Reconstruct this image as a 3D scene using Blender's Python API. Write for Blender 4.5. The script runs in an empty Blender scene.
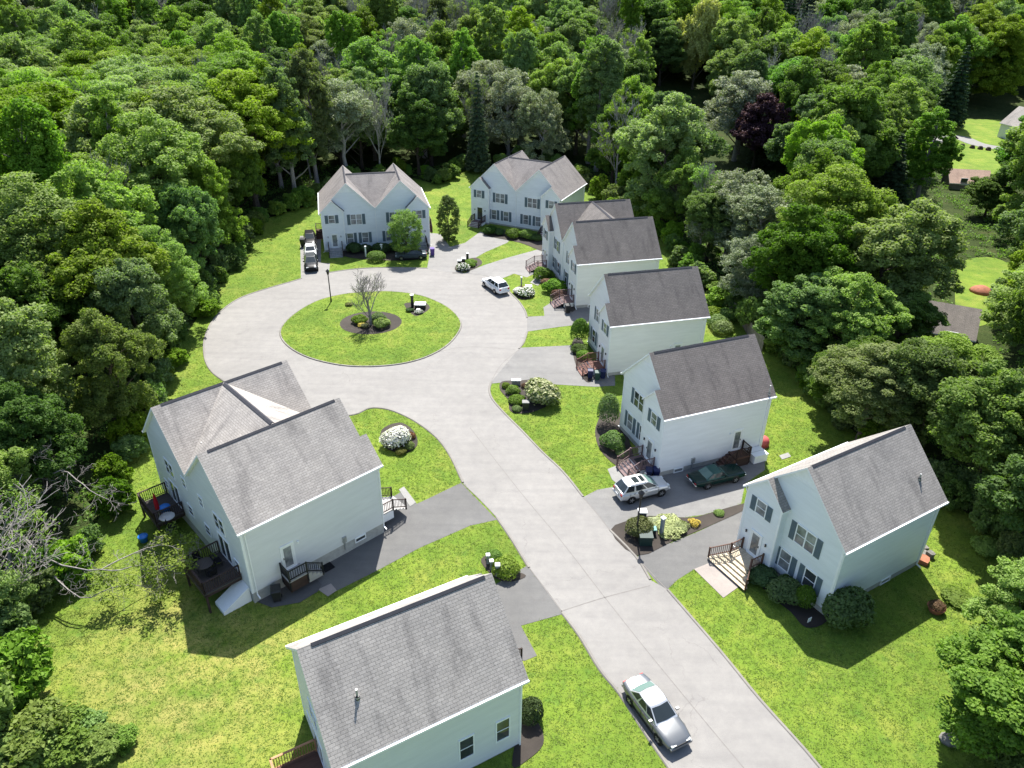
import bpy, math, random
import numpy as np
from mathutils import Vector, Matrix
from math import radians as R, sin, cos, pi
rnd = random.Random(7)
NR = np.random.default_rng(11)
scene = bpy.context.scene
col = scene.collection

# ------------------------------------------------------------------ camera
F, TH, ROLL, CH = 746.15, R(30.169), R(0.764), 39.0
cam_d = bpy.data.cameras.new('camera'); cam = bpy.data.objects.new('camera', cam_d); col.objects.link(cam)
cam_d.sensor_width = 36; cam_d.lens = F / 1024 * 36; cam_d.clip_end = 4000; cam_d.clip_start = .5
cam.matrix_world = Matrix.Translation((0, 0, CH)) @ Matrix.Rotation(pi / 2 - TH, 4, 'X') @ Matrix.Rotation(ROLL, 4, 'Z')
scene.camera = cam

def G(px, py, z=0.0):
    """where the line of sight of a photo point meets the level z"""
    x, y = px - 512, py - 384
    cr, sr = cos(ROLL), sin(ROLL)
    x, y = cr * x + sr * y, -sr * x + cr * y
    s, c = sin(TH), cos(TH)
    d = (x / F, c - y / F * s, -s - y / F * c)
    t = (z - CH) / d[2]
    return (d[0] * t, d[1] * t)

# ------------------------------------------------------------------ light
SUN_EL, SUN_AZ = R(57), R(89)            # azimuth counted from +X
sv = Vector((cos(SUN_AZ) * cos(SUN_EL), sin(SUN_AZ) * cos(SUN_EL), sin(SUN_EL)))
sd = bpy.data.lights.new('sun', 'SUN'); so = bpy.data.objects.new('sun', sd); col.objects.link(so)
sd.energy = 5.0; sd.angle = R(.53); sd.color = (1, .965, .90)
so.rotation_euler = sv.to_track_quat('Z', 'Y').to_euler()
w = bpy.data.worlds.new('World'); scene.world = w; w.use_nodes = True
nt = w.node_tree; bg = nt.nodes['Background']
sky = nt.nodes.new('ShaderNodeTexSky'); sky.sky_type = 'NISHITA'; sky.sun_disc = False
sky.sun_elevation = SUN_EL; sky.sun_rotation = pi / 2 - SUN_AZ
nt.links.new(sky.outputs[0], bg.inputs[0]); bg.inputs[1].default_value = .105
vs = scene.view_settings; vs.view_transform = 'Standard'; vs.look = 'None'; vs.exposure = 1.2; vs.gamma = 1
try: scene.cycles.max_bounces = 6; scene.cycles.transparent_max_bounces = 4; scene.cycles.use_denoising = True
except Exception: pass

# ------------------------------------------------------------------ materials
class Mat:
    def __init__(s, name):
        s.m = bpy.data.materials.new(name); s.m.use_nodes = True
        s.t = s.m.node_tree; s.b = s.t.nodes['Principled BSDF']; s.out = s.t.nodes['Material Output']
    def n(s, typ, **k):
        o = s.t.nodes.new('ShaderNode' + typ)
        for a, v in k.items():
            if a.startswith('i_'):
                kk = a[2:]; o.inputs[int(kk) if kk.isdigit() else kk.replace('_', ' ')].default_value = v
            else: setattr(o, a, v)
        return o
    def l(s, a, b): s.t.links.new(a, b)
    def ramp(s, fac, stops):
        r = s.n('ValToRGB'); e = r.color_ramp.elements
        while len(e) < len(stops): e.new(.5)
        for k, (p, c) in zip(e, stops): k.position = p; k.color = (*c, 1) if len(c) == 3 else c
        s.l(fac, r.inputs[0]); return r.outputs[0]
    def noise(s, vec, scale, detail=4, rough=.55, dist=0):
        o = s.n('TexNoise'); o.inputs['Scale'].default_value = scale; o.inputs['Detail'].default_value = detail
        o.inputs['Roughness'].default_value = rough; o.inputs['Distortion'].default_value = dist
        s.l(vec, o.inputs['Vector']); return o.outputs[0]
    def mix(s, fac, a, b, mode='MIX'):
        o = s.n('Mix', data_type='RGBA', blend_type=mode)
        for sock, v in ((o.inputs[0], fac), (o.inputs[6], a), (o.inputs[7], b)):
            if hasattr(v, 'links'): s.l(v, sock)
            elif isinstance(v, (tuple, list)): sock.default_value = (*v, 1) if len(v) == 3 else v
            else: sock.default_value = v
        return o.outputs[2]
    def math(s, op, a, b=0):
        o = s.n('Math', operation=op)
        for k, v in ((0, a), (1, b)):
            if hasattr(v, 'links'): s.l(v, o.inputs[k])
            else: o.inputs[k].default_value = v
        return o.outputs[0]
    def geo(s): return s.n('NewGeometry').outputs['Position']
    def obj(s): return s.n('TexCoord').outputs['Object']
    def bump(s, h, strength=.3, dist=.02):
        o = s.n('Bump'); o.inputs['Strength'].default_value = strength; o.inputs['Distance'].default_value = dist
        s.l(h, o.inputs['Height']); s.l(o.outputs[0], s.b.inputs['Normal'])
    def set(s, color=None, rough=.7, spec=.3, metal=0, coat=0):
        if color is not None:
            if hasattr(color, 'links'): s.l(color, s.b.inputs['Base Color'])
            else: s.b.inputs['Base Color'].default_value = (*color, 1)
        s.b.inputs['Roughness'].default_value = rough; s.b.inputs['Specular IOR Level'].default_value = spec
        s.b.inputs['Metallic'].default_value = metal; s.b.inputs['Coat Weight'].default_value = coat
        s.b.inputs['Coat Roughness'].default_value = .05
        return s.m

M = {}
def plain(name, c, rough=.7, spec=.3, metal=0, coat=0, var=.12, scale=3.0):
    m = Mat(name); nz = m.noise(m.obj(), scale, 5)
    cc = m.ramp(nz, [(.3, tuple(x * (1 - var) for x in c)), (.7, tuple(min(1, x * (1 + var)) for x in c))])
    M[name] = m.set(cc, rough, spec, metal, coat); return M[name]

def leafmat(name, dark, light, trans=.3, objvar=.5, hue=.03):
    m = Mat(name)
    at = m.n('Attribute', attribute_name='tone')
    c = m.ramp(at.outputs['Fac'], [(0, dark), (1, light)])
    oi = m.n('ObjectInfo').outputs['Random']
    hs = m.n('HueSaturation')
    h = m.n('MapRange'); m.l(oi, h.inputs[0]); h.inputs[3].default_value = .5 - hue; h.inputs[4].default_value = .5 + hue
    r2 = m.math('FRACT', m.math('MULTIPLY', oi, 7.31))
    v = m.n('MapRange'); m.l(r2, v.inputs[0]); v.inputs[3].default_value = 1 - objvar; v.inputs[4].default_value = 1 + objvar * .9
    r3 = m.math('FRACT', m.math('MULTIPLY', oi, 17.7))
    sa = m.n('MapRange'); m.l(r3, sa.inputs[0]); sa.inputs[3].default_value = .72; sa.inputs[4].default_value = 1.12
    m.l(h.outputs[0], hs.inputs['Hue']); m.l(v.outputs[0], hs.inputs['Value']); m.l(sa.outputs[0], hs.inputs['Saturation']); m.l(c, hs.inputs['Color'])
    m.set(hs.outputs[0], .6, .12)
    tr = m.n('BsdfTranslucent'); m.l(m.mix(1, hs.outputs[0], (1.05, 1.25, .45), 'MULTIPLY'), tr.inputs[0])
    mx = m.n('MixShader'); mx.inputs[0].default_value = trans
    m.l(m.b.outputs[0], mx.inputs[1]); m.l(tr.outputs[0], mx.inputs[2]); m.l(mx.outputs[0], m.out.inputs[0])
    M[name] = m.m; return m.m

leafmat('leaf_dark', (.080, .150, .030), (.180, .285, .056), .46, .32, .018)
leafmat('leaf_mid', (.122, .200, .034), (.250, .355, .066), .48, .32, .020)
leafmat('leaf_feather', (.150, .230, .036), (.275, .375, .064), .47, .24, .016)
leafmat('leaf_yellow', (.30, .31, .08), (.50, .50, .18), .35, .08, .008)
leafmat('leaf_silver', (.16, .19, .11), (.33, .36, .24), .28, .25, .015)
leafmat('leaf_purple', (.038, .018, .026), (.095, .050, .060), .25, .1, .01)
leafmat('needle_dark', (.036, .068, .032), (.085, .135, .058), .22, .3, .015)
leafmat('needle_blue', (.05, .075, .08), (.11, .15, .16), .1, .1, .01)
leafmat('shrub_dark', (.030, .068, .016), (.080, .145, .032), .25, .3, .02)
leafmat('shrub_bright', (.10, .17, .022), (.19, .29, .05), .35, .2, .02)
leafmat('shrub_olive', (.07, .085, .02), (.14, .15, .045), .2, .2, .02)
leafmat('shrub_pale', (.16, .20, .06), (.42, .45, .20), .2, .15, .02)
leafmat('shrub_red', (.10, .05, .03), (.22, .12, .05), .2, .2, .02)
leafmat('shrub_orange', (.35, .20, .03), (.55, .42, .06), .2, .2, .02)
leafmat('blossom_white', (.62, .60, .57), (.84, .82, .80), .2, .05, .0)
leafmat('grass_blade', (.130, .198, .024), (.200, .272, .044), .4, .0, .0)

def lawnmat():
    m = Mat('lawn'); p = m.geo()
    a = m.noise(p, .10, 5, .6); b = m.noise(p, .6, 6, .65); c = m.noise(p, 5.0, 4, .7); d = m.noise(p, 22, 3, .7)
    base = m.ramp(b, [(.30, (.085, .148, .020)), (.48, (.122, .190, .026)), (.60, (.146, .208, .031)), (.72, (.182, .217, .048))])
    dry = m.ramp(m.noise(p, .25, 6, .7, .4), [(.50, (0, 0, 0)), (.72, (1, 1, 1))])
    # a worn strip of yard below the left wood
    sp = m.n('Mapping', vector_type='TEXTURE'); sp.inputs['Location'].default_value = (-20.5, 31, 0); sp.inputs['Scale'].default_value = (10, 15, 9)
    m.l(p, sp.inputs[0]); g = m.n('TexGradient', gradient_type='SPHERICAL'); m.l(sp.outputs[0], g.inputs[0])
    yard = m.math('MULTIPLY', m.math('POWER', g.outputs['Fac'], .6), m.ramp(m.noise(p, .55, 6, .7), [(.36, (0, 0, 0)), (.62, (1, 1, 1))]))
    c1 = m.mix(m.math('MULTIPLY', dry, .45), base, (.29, .27, .07))
    c1 = m.mix(m.math('MULTIPLY', yard, .8), c1, (.34, .285, .11))
    clover = m.ramp(m.noise(p, .9, 3, .5, .8), [(.60, (0, 0, 0)), (.70, (1, 1, 1))])
    c1 = m.mix(m.math('MULTIPLY', clover, .45), c1, (.07, .15, .028))
    c1 = m.mix(1, c1, m.ramp(c, [(.28, (.82, .84, .8)), (.72, (1.14, 1.13, 1.1))]), 'MULTIPLY')
    c1 = m.mix(1, c1, m.ramp(d, [(.25, (.70, .72, .68)), (.75, (1.25, 1.23, 1.2))]), 'MULTIPLY')
    c1 = m.mix(1, c1, m.ramp(a, [(.3, (.76, .82, .76)), (.7, (1.18, 1.12, 1.0))]), 'MULTIPLY')
    m.bump(m.math('ADD', c, d), .55, .06)
    M['lawn'] = m.set(c1, .85, .12)
lawnmat()

def groundmat():
    m = Mat('forest_floor'); p = m.geo()
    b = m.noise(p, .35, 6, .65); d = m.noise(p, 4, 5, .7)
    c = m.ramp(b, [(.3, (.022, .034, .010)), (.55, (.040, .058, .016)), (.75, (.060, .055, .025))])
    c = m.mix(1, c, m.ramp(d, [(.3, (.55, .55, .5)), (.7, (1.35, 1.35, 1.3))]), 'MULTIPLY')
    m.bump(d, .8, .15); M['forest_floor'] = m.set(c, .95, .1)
groundmat()

def asphalt(name, base, var, tint=(1, 1, 1), stain=.5):
    m = Mat(name); p = m.geo()
    big = m.noise(p, .16, 5, .6, .3); mid = m.noise(p, 1.1, 6, .7); fine = m.noise(p, 26, 4, .75)
    mp = m.n('Mapping'); mp.inputs['Rotation'].default_value = (0, 0, R(62)); mp.inputs['Scale'].default_value = (.07, 1.0, 1)
    m.l(p, mp.inputs[0]); st = m.noise(mp.outputs[0], 1.2, 4, .6)
    lo = tuple(base * (1 - var) * t for t in tint); hi = tuple(base * (1 + var) * t for t in tint)
    c = m.ramp(big, [(.3, lo), (.7, hi)])
    c = m.mix(1, c, m.ramp(mid, [(.3, (.9, .9, .91)), (.7, (1.08, 1.08, 1.07))]), 'MULTIPLY')
    c = m.mix(1, c, m.ramp(fine, [(.3, (.86, .86, .86)), (.7, (1.14, 1.14, 1.13))]), 'MULTIPLY')
    c = m.mix(stain, c, m.ramp(st, [(.32, (.84, .84, .85)), (.55, (1, 1, 1)), (.75, (1.07, 1.07, 1.06))]), 'MULTIPLY')
    vo = m.n('TexVoronoi', feature='DISTANCE_TO_EDGE'); vo.inputs['Scale'].default_value = .17
    dm = m.n('Mix', data_type='VECTOR'); dm.inputs[0].default_value = .06
    nz = m.n('TexNoise'); nz.inputs['Scale'].default_value = .9; nz.inputs['Detail'].default_value = 5; m.l(p, nz.inputs['Vector'])
    sc = m.n('VectorMath', operation='MULTIPLY_ADD'); m.l(nz.outputs['Color'], sc.inputs[0]); sc.inputs[1].default_value = (2.2, 2.2, 0); m.l(p, sc.inputs[2])
    m.l(sc.outputs[0], vo.inputs['Vector'])
    cr = m.math('LESS_THAN', vo.outputs['Distance'], .0035)
    brk = m.ramp(m.noise(p, .22, 2), [(.50, (0, 0, 0)), (.56, (1, 1, 1))])
    c = m.mix(m.math('MULTIPLY', m.math('MULTIPLY', cr, brk), .3), c, (.11, .10, .095))
    m.bump(fine, .35, .012); M[name] = m.set(c, .85, .25)
asphalt('road', .212, .065, (1.015, .97, .915), .5)
asphalt('driveway', .175, .10, (1, .975, .94), .6)
asphalt('driveway_dark', .122, .10, (1, .98, .95), .6)
asphalt('driveway_pale', .205, .08, (1, .97, .93), .6)
asphalt('kerb', .20, .16, (1, .93, .84), .4)
plain('seam', (.168, .157, .146), .9, .2)
plain('seam_pale', (.225, .21, .197), .9, .2)
asphalt('concrete', .23, .10, (1, .98, .93), .3)
asphalt('paver', .27, .12, (1, .88, .80), .3)
asphalt('gravel', .09, .25, (1, .98, .95), .2)
asphalt('mulch', .042, .35, (1, .82, .68), .3)

def siding(name, c):
    m = Mat(name); o = m.obj()
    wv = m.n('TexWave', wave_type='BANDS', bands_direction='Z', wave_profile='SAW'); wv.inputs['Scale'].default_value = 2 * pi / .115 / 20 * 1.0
    m.l(o, wv.inputs[0])
    mp = m.n('Mapping'); mp.inputs['Scale'].default_value = (.5, .5, 3); m.l(o, mp.inputs[0])
    nz = m.noise(mp.outputs[0], 1.0, 5)
    cc = m.ramp(nz, [(.3, tuple(x * .95 for x in c)), (.7, tuple(min(.86, x * 1.04) for x in c))])
    # thin darker line along each clapboard course
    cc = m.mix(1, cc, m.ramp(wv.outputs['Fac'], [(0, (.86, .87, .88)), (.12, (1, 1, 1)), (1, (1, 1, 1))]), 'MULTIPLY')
    m.bump(wv.outputs['Fac'], .35, .02); M[name] = m.set(cc, .55, .3)
siding('siding', (.77, .79, .80)); siding('siding_warm', (.775, .77, .765)); siding('siding_green', (.655, .668, .685)); siding('siding_blue', (.725, .755, .785))

def shingle(name, c, streak=.5, row=.17, tint2=(1, 1, 1)):
    m = Mat(name); uv = m.n('UVMap', uv_map='uv').outputs[0]
    br = m.n('TexBrick', offset=.5, offset_frequency=2, squash=1)
    br.inputs['Scale'].default_value = 1; br.inputs['Brick Width'].default_value = .36; br.inputs['Row Height'].default_value = row
    br.inputs['Mortar Size'].default_value = .014; br.inputs['Mortar Smooth'].default_value = .3; br.inputs['Bias'].default_value = 0
    br.inputs['Color1'].default_value = (*[x * .91 for x in c], 1); br.inputs['Color2'].default_value = (*[x * 1.09 for x in c], 1)
    br.inputs['Mortar'].default_value = (*[x * .6 for x in c], 1); m.l(uv, br.inputs[0])
    oi = m.n('ObjectInfo').outputs['Random']
    off = m.n('CombineXYZ'); m.l(m.math('MULTIPLY', oi, 57), off.inputs[0]); m.l(m.math('MULTIPLY', oi, 31), off.inputs[1])
    ad = m.n('VectorMath', operation='ADD'); m.l(uv, ad.inputs[0]); m.l(off.outputs[0], ad.inputs[1])
    mp = m.n('Mapping'); mp.inputs['Scale'].default_value = (1.0, .22, 1); m.l(ad.outputs[0], mp.inputs[0])
    st = m.noise(mp.outputs[0], .9, 6, .65, .2); bl = m.noise(ad.outputs[0], .45, 5, .6); fi = m.noise(ad.outputs[0], 9, 4, .7)
    cc = m.mix(streak, br.outputs[0], m.ramp(st, [(.36, (.50, .50, .51)), (.48, (.95, .95, .95)), (.7, (1.1, 1.1, 1.08))]), 'MULTIPLY')
    cc = m.mix(.8, cc, m.ramp(bl, [(.3, (.84, .84, .84)), (.7, (1.12, 1.11, 1.09))]), 'MULTIPLY')
    cc = m.mix(1, cc, m.ramp(fi, [(.3, (.84, .84, .84)), (.7, (1.15, 1.15, 1.15))]), 'MULTIPLY')
    inv = m.math('SUBTRACT', 1, br.outputs['Fac'])
    m.bump(m.math('ADD', inv, m.math('MULTIPLY', fi, .4)), .35, .025); M[name] = m.set(cc, .85, .25)
shingle('shingle_grey', (.345, .318, .292), .55, .17)
shingle('shingle_mid', (.285, .264, .244), .5, .17)
shingle('shingle_brown', (.172, .153, .142), .5, .17)
shingle('shingle_dark', (.156, .141, .132), .5, .17)
shingle('shingle_tan', (.222, .203, .194), .5, .17)
plain('ridge', (.05, .05, .058), .8, .2)
plain('trim', (.78, .79, .79), .5, .35, var=.04)
plain('shutter', (.105, .145, .165), .5, .3, var=.1)
plain('foundation', (.36, .36, .34), .9, .15, var=.15)
plain('door_white', (.75, .76, .75), .45, .4, var=.03)
plain('door_dark', (.02, .025, .035), .35, .4)
plain('metal_grey', (.42, .43, .43), .45, .5, .6)
plain('metal_dark', (.02, .02, .021), .4, .4)
plain('lamp_black', (.013, .013, .015), .4, .4)
plain('white_paint', (.80, .80, .79), .5, .3, var=.03)
plain('grey_paint', (.20, .225, .24), .5, .3)
plain('green_box', (.015, .036, .03), .5, .3)
plain('teal', (.10, .27, .24), .5, .3)
plain('bin_blue', (.010, .016, .07), .45, .4)
plain('bin_green', (.02, .055, .045), .45, .4)
plain('bin_navy', (.02, .025, .07), .45, .4)
plain('purple', (.09, .05, .22), .5, .3)
plain('bright_blue', (.02, .17, .55), .5, .4)
plain('umbrella_red', (.30, .012, .02), .8, .1)
plain('red_cover', (.42, .09, .09), .7, .2)
plain('stone', (.15, .145, .13), .9, .2, var=.3)
plain('clay', (.30, .12, .07), .8, .2, var=.25)
plain('black_fabric', (.015, .015, .017), .9, .1)
plain('bark', (.10, .082, .065), .95, .1, var=.4, scale=6)
plain('bark_dark', (.055, .045, .036), .95, .1, var=.4, scale=6)
plain('bark_grey', (.235, .215, .20), .95, .1, var=.3, scale=6)
shingle('shingle_pink', (.44, .31, .25), .3); plain('bark_silver', (.29, .272, .255), .95, .1, var=.25, scale=6)

def wood(name, c, plank=.14):
    m = Mat(name); o = m.obj()
    wv = m.n('TexWave', wave_type='BANDS', bands_direction='X', wave_profile='SAW'); wv.inputs['Scale'].default_value = 2 * pi / plank / 20; m.l(o, wv.inputs[0])
    mp = m.n('Mapping'); mp.inputs['Scale'].default_value = (4, .6, 2); m.l(o, mp.inputs[0]); nz = m.noise(mp.outputs[0], 1.5, 5)
    cc = m.ramp(nz, [(.3, tuple(x * .75 for x in c)), (.7, tuple(x * 1.2 for x in c))])
    cc = m.mix(1, cc, m.ramp(wv.outputs['Fac'], [(0, (.35, .35, .35)), (.1, (1, 1, 1))]), 'MULTIPLY')
    M[name] = m.set(cc, .7, .25)
wood('wood_tan', (.50, .42, .30)); wood('wood_mauve', (.17, .115, .112)); wood('wood_red', (.17, .082, .064)); wood('wood_dark', (.045, .028, .024))
wood('wood_brown', (.11, .058, .042)); wood('wood_grey', (.33, .32, .31)); wood('wood_orange', (.42, .22, .12)); wood('wood_weather', (.065, .055, .05)); wood('fence_wood', (.22, .19, .17))

def glassmat():
    m = Mat('glass'); nz = m.noise(m.geo(), .7, 3)
    c = m.ramp(nz, [(.35, (.018, .022, .026)), (.65, (.075, .085, .088))]); M['glass'] = m.set(c, .06, .5)
    m = Mat('glass_curtain'); nz = m.noise(m.geo(), 1.1, 3)
    c = m.ramp(nz, [(.35, (.10, .11, .115)), (.65, (.30, .31, .31))]); M['glass_curtain'] = m.set(c, .08, .5)
    m = Mat('car_glass'); M['car_glass'] = m.set((.02, .026, .028), .04, .6)
    m = Mat('car_glass_reflect'); M['car_glass_reflect'] = m.set((.10, .17, .15), .05, .6)  # pale green reflection on car windows put into the glass colour
glassmat()
def paint(name, c, metal=.0, rough=.35):
    m = Mat(name); nz = m.noise(m.obj(), 120, 2); cc = m.ramp(nz, [(.3, tuple(x * .93 for x in c)), (.7, tuple(min(.9, x * 1.05) for x in c))])
    M[name] = m.set(cc, rough, .12 if max(c) < .12 else .5, metal * (.3 if max(c) < .12 else 1), .12 if max(c) < .12 else .8)
paint('paint_silver', (.52, .53, .54), .55); paint('paint_green_sheen', (.03, .085, .075), .2); paint('paint_pewter', (.145, .152, .156), .55, .3); paint('paint_white', (.78, .79, .80)); paint('paint_green', (.004, .022, .018), .0, .25); M['paint_green'].node_tree.nodes['Principled BSDF'].inputs['Coat Weight'].default_value = .25  # teal tone: bright reflection on the green car's roof, painted as colour
paint('paint_charcoal', (.05, .055, .06), .3); paint('paint_black', (.012, .012, .014)); paint('paint_slate', (.055, .07, .08), .3)
plain('tyre', (.015, .015, .015), .85, .2); plain('chrome', (.6, .6, .6), .15, .5, 1); plain('rim', (.5, .5, .5), .3, .5, .9)
plain('black_trim', (.014, .014, .015), .6, .3)
m = Mat('lamp_clear'); M['lamp_clear'] = m.set((.6, .62, .62), .1, .6)
m = Mat('lamp_red'); M['lamp_red'] = m.set((.35, .015, .015), .15, .6)
m = Mat('lamp_amber'); M['lamp_amber'] = m.set((.7, .3, .02), .15, .6)

# ------------------------------------------------------------------ mesh helpers
class MB:
    def __init__(s): s.v = []; s.f = []; s.m = []; s.mats = []
    def mi(s, mat):
        if mat not in s.mats: s.mats.append(mat)
        return s.mats.index(mat)
    def poly(s, pts, mat):
        k = len(s.v); s.v += [tuple(p) for p in pts]; s.f.append(tuple(range(k, k + len(pts)))); s.m.append(s.mi(mat)); return s
    def mesh(s, vs, fs, mat):
        k = len(s.v); s.v += [tuple(p) for p in vs]; i = s.mi(mat)
        for f in fs: s.f.append(tuple(a + k for a in f)); s.m.append(i)
        return s
    def box(s, x0, x1, y0, y1, z0, z1, mat, T=None):
        vs = [Vector((x, y, z)) for z in (z0, z1) for y in (y0, y1) for x in (x0, x1)]
        if T is not None: vs = [T @ q for q in vs]
        return s.mesh(vs, [(0, 2, 3, 1), (4, 5, 7, 6), (0, 1, 5, 4), (2, 6, 7, 3), (0, 4, 6, 2), (1, 3, 7, 5)], mat)
    def slab(s, top, t, mtop, mside):
        top = [Vector(q) for q in top]; n = len(top); bot = [q - Vector((0, 0, t)) for q in top]
        s.poly(top, mtop); k = len(s.v)
        s.mesh(top + bot, [tuple(range(2 * n - 1, n - 1, -1))] + [(i, i + n, (i + 1) % n + n, (i + 1) % n) for i in range(n)], mside)
        return s
    def prism(s, pts, z0, z1, mat):
        n = len(pts); vs = [(x, y, z0) for x, y in pts] + [(x, y, z1) for x, y in pts]
        return s.mesh(vs, [tuple(range(n - 1, -1, -1)), tuple(range(n, 2 * n))] + [(i, (i + 1) % n, (i + 1) % n + n, i + n) for i in range(n)], mat)
    def bar(s, a, b, wd, mat, h=None):
        a, b = Vector(a), Vector(b); d = (b - a); L = d.length
        if L < 1e-6: return s
        d /= L; up = Vector((0, 0, 1)) if abs(d.z) < .95 else Vector((1, 0, 0))
        x = d.cross(up).normalized(); y = x.cross(d); h = h or wd
        vs = []
        for p in (a, b):
            for sx, sy in ((-1, -1), (1, -1), (1, 1), (-1, 1)): vs.append(p + x * sx * wd / 2 + y * sy * h / 2)
        return s.mesh(vs, [(3, 2, 1, 0), (4, 5, 6, 7)] + [(i, (i + 1) % 4, (i + 1) % 4 + 4, i + 4) for i in range(4)], mat)
    def tube(s, pts, rads, n, mat, cap=True):
        pts = [Vector(q) for q in pts]; vs = []; fs = []
        for i, q in enumerate(pts):
            d = (pts[min(i + 1, len(pts) - 1)] - pts[max(i - 1, 0)])
            d = d.normalized() if d.length > 1e-9 else Vector((0, 0, 1))
            up = Vector((0, 0, 1)) if abs(d.z) < .9 else Vector((1, 0, 0))
            x = d.cross(up).normalized(); y = x.cross(d)
            for k in range(n):
                a = 2 * pi * k / n; vs.append(q + (x * cos(a) + y * sin(a)) * rads[i])
        for i in range(len(pts) - 1):
            for k in range(n): fs.append((i * n + k, i * n + (k + 1) % n, (i + 1) * n + (k + 1) % n, (i + 1) * n + k))
        if cap: fs += [tuple(range(n - 1, -1, -1)), tuple(range((len(pts) - 1) * n, len(pts) * n))]
        return s.mesh(vs, fs, mat)
    def cyl(s, c, r, z0, z1, mat, n=16, r2=None):
        return s.tube([(c[0], c[1], z0), (c[0], c[1], z1)], [r, r if r2 is None else r2], n, mat)
    def lathe(s, c, prof, n, mat):
        vs = []; fs = []
        for r, z in prof:
            for k in range(n): a = 2 * pi * k / n; vs.append((c[0] + r * cos(a), c[1] + r * sin(a), z))
        for i in range(len(prof) - 1):
            for k in range(n): fs.append((i * n + k, i * n + (k + 1) % n, (i + 1) * n + (k + 1) % n, (i + 1) * n + k))
        fs += [tuple(range(n - 1, -1, -1)), tuple(range((len(prof) - 1) * n, len(prof) * n))]
        return s.mesh(vs, fs, mat)
    def build(s, name, parent=None, smooth=False, uv=False, T=None):
        me = bpy.data.meshes.new(name)
        vs = s.v if T is None else [tuple(T @ Vector(q)) for q in s.v]
        me.from_pydata(vs, [], s.f)
        for mt in s.mats: me.materials.append(M[mt])
        me.polygons.foreach_set('material_index', s.m)
        if smooth: me.polygons.foreach_set('use_smooth', [True] * len(s.f))
        if uv:
            lay = me.uv_layers.new(name='uv')
            for p in me.polygons:
                nrm = p.normal; u = Vector((0, 0, 1)).cross(nrm)
                u = u.normalized() if u.length > 1e-4 else Vector((1, 0, 0)); v = nrm.cross(u)
                for li in p.loop_indices:
                    q = me.vertices[me.loops[li].vertex_index].co; lay.data[li].uv = (q.dot(u), q.dot(v))
        me.update()
        o = bpy.data.objects.new(name, me); col.objects.link(o)
        if parent: o.parent = parent
        return o

def tag(o, label, cat, group=None):
    o['label'] = label; o['category'] = cat
    if group: o['group'] = group
    return o
def struct(o, kind='structure'): o['kind'] = kind; return o
def empty(name, loc, rz=0, label=None, cat=None, group=None, sc=None):
    o = bpy.data.objects.new(name, None); col.objects.link(o); o.location = loc; o.rotation_euler = (0, 0, rz); o.empty_display_size = .3
    if sc is not None: o.scale = sc
    if label: tag(o, label, cat, group)
    return o
def spline(pts, n=6, closed=False):
    P = [Vector((*q, 0)) if len(q) == 2 else Vector(q) for q in pts]; out = []; N = len(P)
    rng = range(N) if closed else range(N - 1)
    for i in rng:
        g = (lambda k: P[k % N]) if closed else (lambda k: P[max(0, min(N - 1, k))])
        a, b, c, d = g(i - 1), g(i), g(i + 1), g(i + 2)
        for k in range(n):
            t = k / n
            out.append(.5 * ((2 * b) + (c - a) * t + (2 * a - 5 * b + 4 * c - d) * t * t + (3 * b - a - 3 * c + d) * t ** 3))
    if not closed: out.append(P[-1])
    return [(q.x, q.y) for q in out]
def pip(X, Y, poly):
    X = np.asarray(X); Y = np.asarray(Y); r = np.zeros(X.shape, bool); n = len(poly); j = n - 1
    for i in range(n):
        xi, yi = poly[i]; xj, yj = poly[j]
        if yi != yj: r ^= ((yi > Y) != (yj > Y)) & (X < (xj - xi) * (Y - yi) / (yj - yi) + xi)
        j = i
    return r
def flat(name, pts, z, mat, parent=None, thick=0):
    mb = MB()
    a = sum(pts[i][0] * pts[(i + 1) % len(pts)][1] - pts[(i + 1) % len(pts)][0] * pts[i][1] for i in range(len(pts)))
    if a < 0: pts = pts[::-1]
    if thick: mb.prism(pts, z - thick, z, mat)
    else: mb.poly([(x, y, z) for x, y in pts], mat)
    return mb.build(name, parent)
def strip(mb, pts, wd, z, mat, closed=False, h=0):
    n = len(pts); L = []; Rr = []
    for i in range(n):
        a = Vector(pts[(i - 1) % n] if closed else pts[max(0, i - 1)]); b = Vector(pts[(i + 1) % n] if closed else pts[min(n - 1, i + 1)])
        d = (b - a).normalized(); nn = Vector((-d.y, d.x)); p = Vector(pts[i]); L.append(p + nn * wd / 2); Rr.append(p - nn * wd / 2)
    for i in range(n if closed else n - 1):
        j = (i + 1) % n
        if h:
            q = [(L[i], z), (L[j], z), (Rr[j], z), (Rr[i], z)]
            li = (L[i] * .75 + Rr[i] * .25); lj = (L[j] * .75 + Rr[j] * .25); ri = (L[i] * .25 + Rr[i] * .75); rj = (L[j] * .25 + Rr[j] * .75)
            mb.poly([(*Rr[i], z), (*Rr[j], z), (*rj, z + h), (*ri, z + h)], mat); mb.poly([(*ri, z + h), (*rj, z + h), (*lj, z + h), (*li, z + h)], mat)
            mb.poly([(*li, z + h), (*lj, z + h), (*L[j], z), (*L[i], z)], mat)
        else: mb.poly([(*Rr[i], z), (*Rr[j], z), (*L[j], z), (*L[i], z)], mat)

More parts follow.
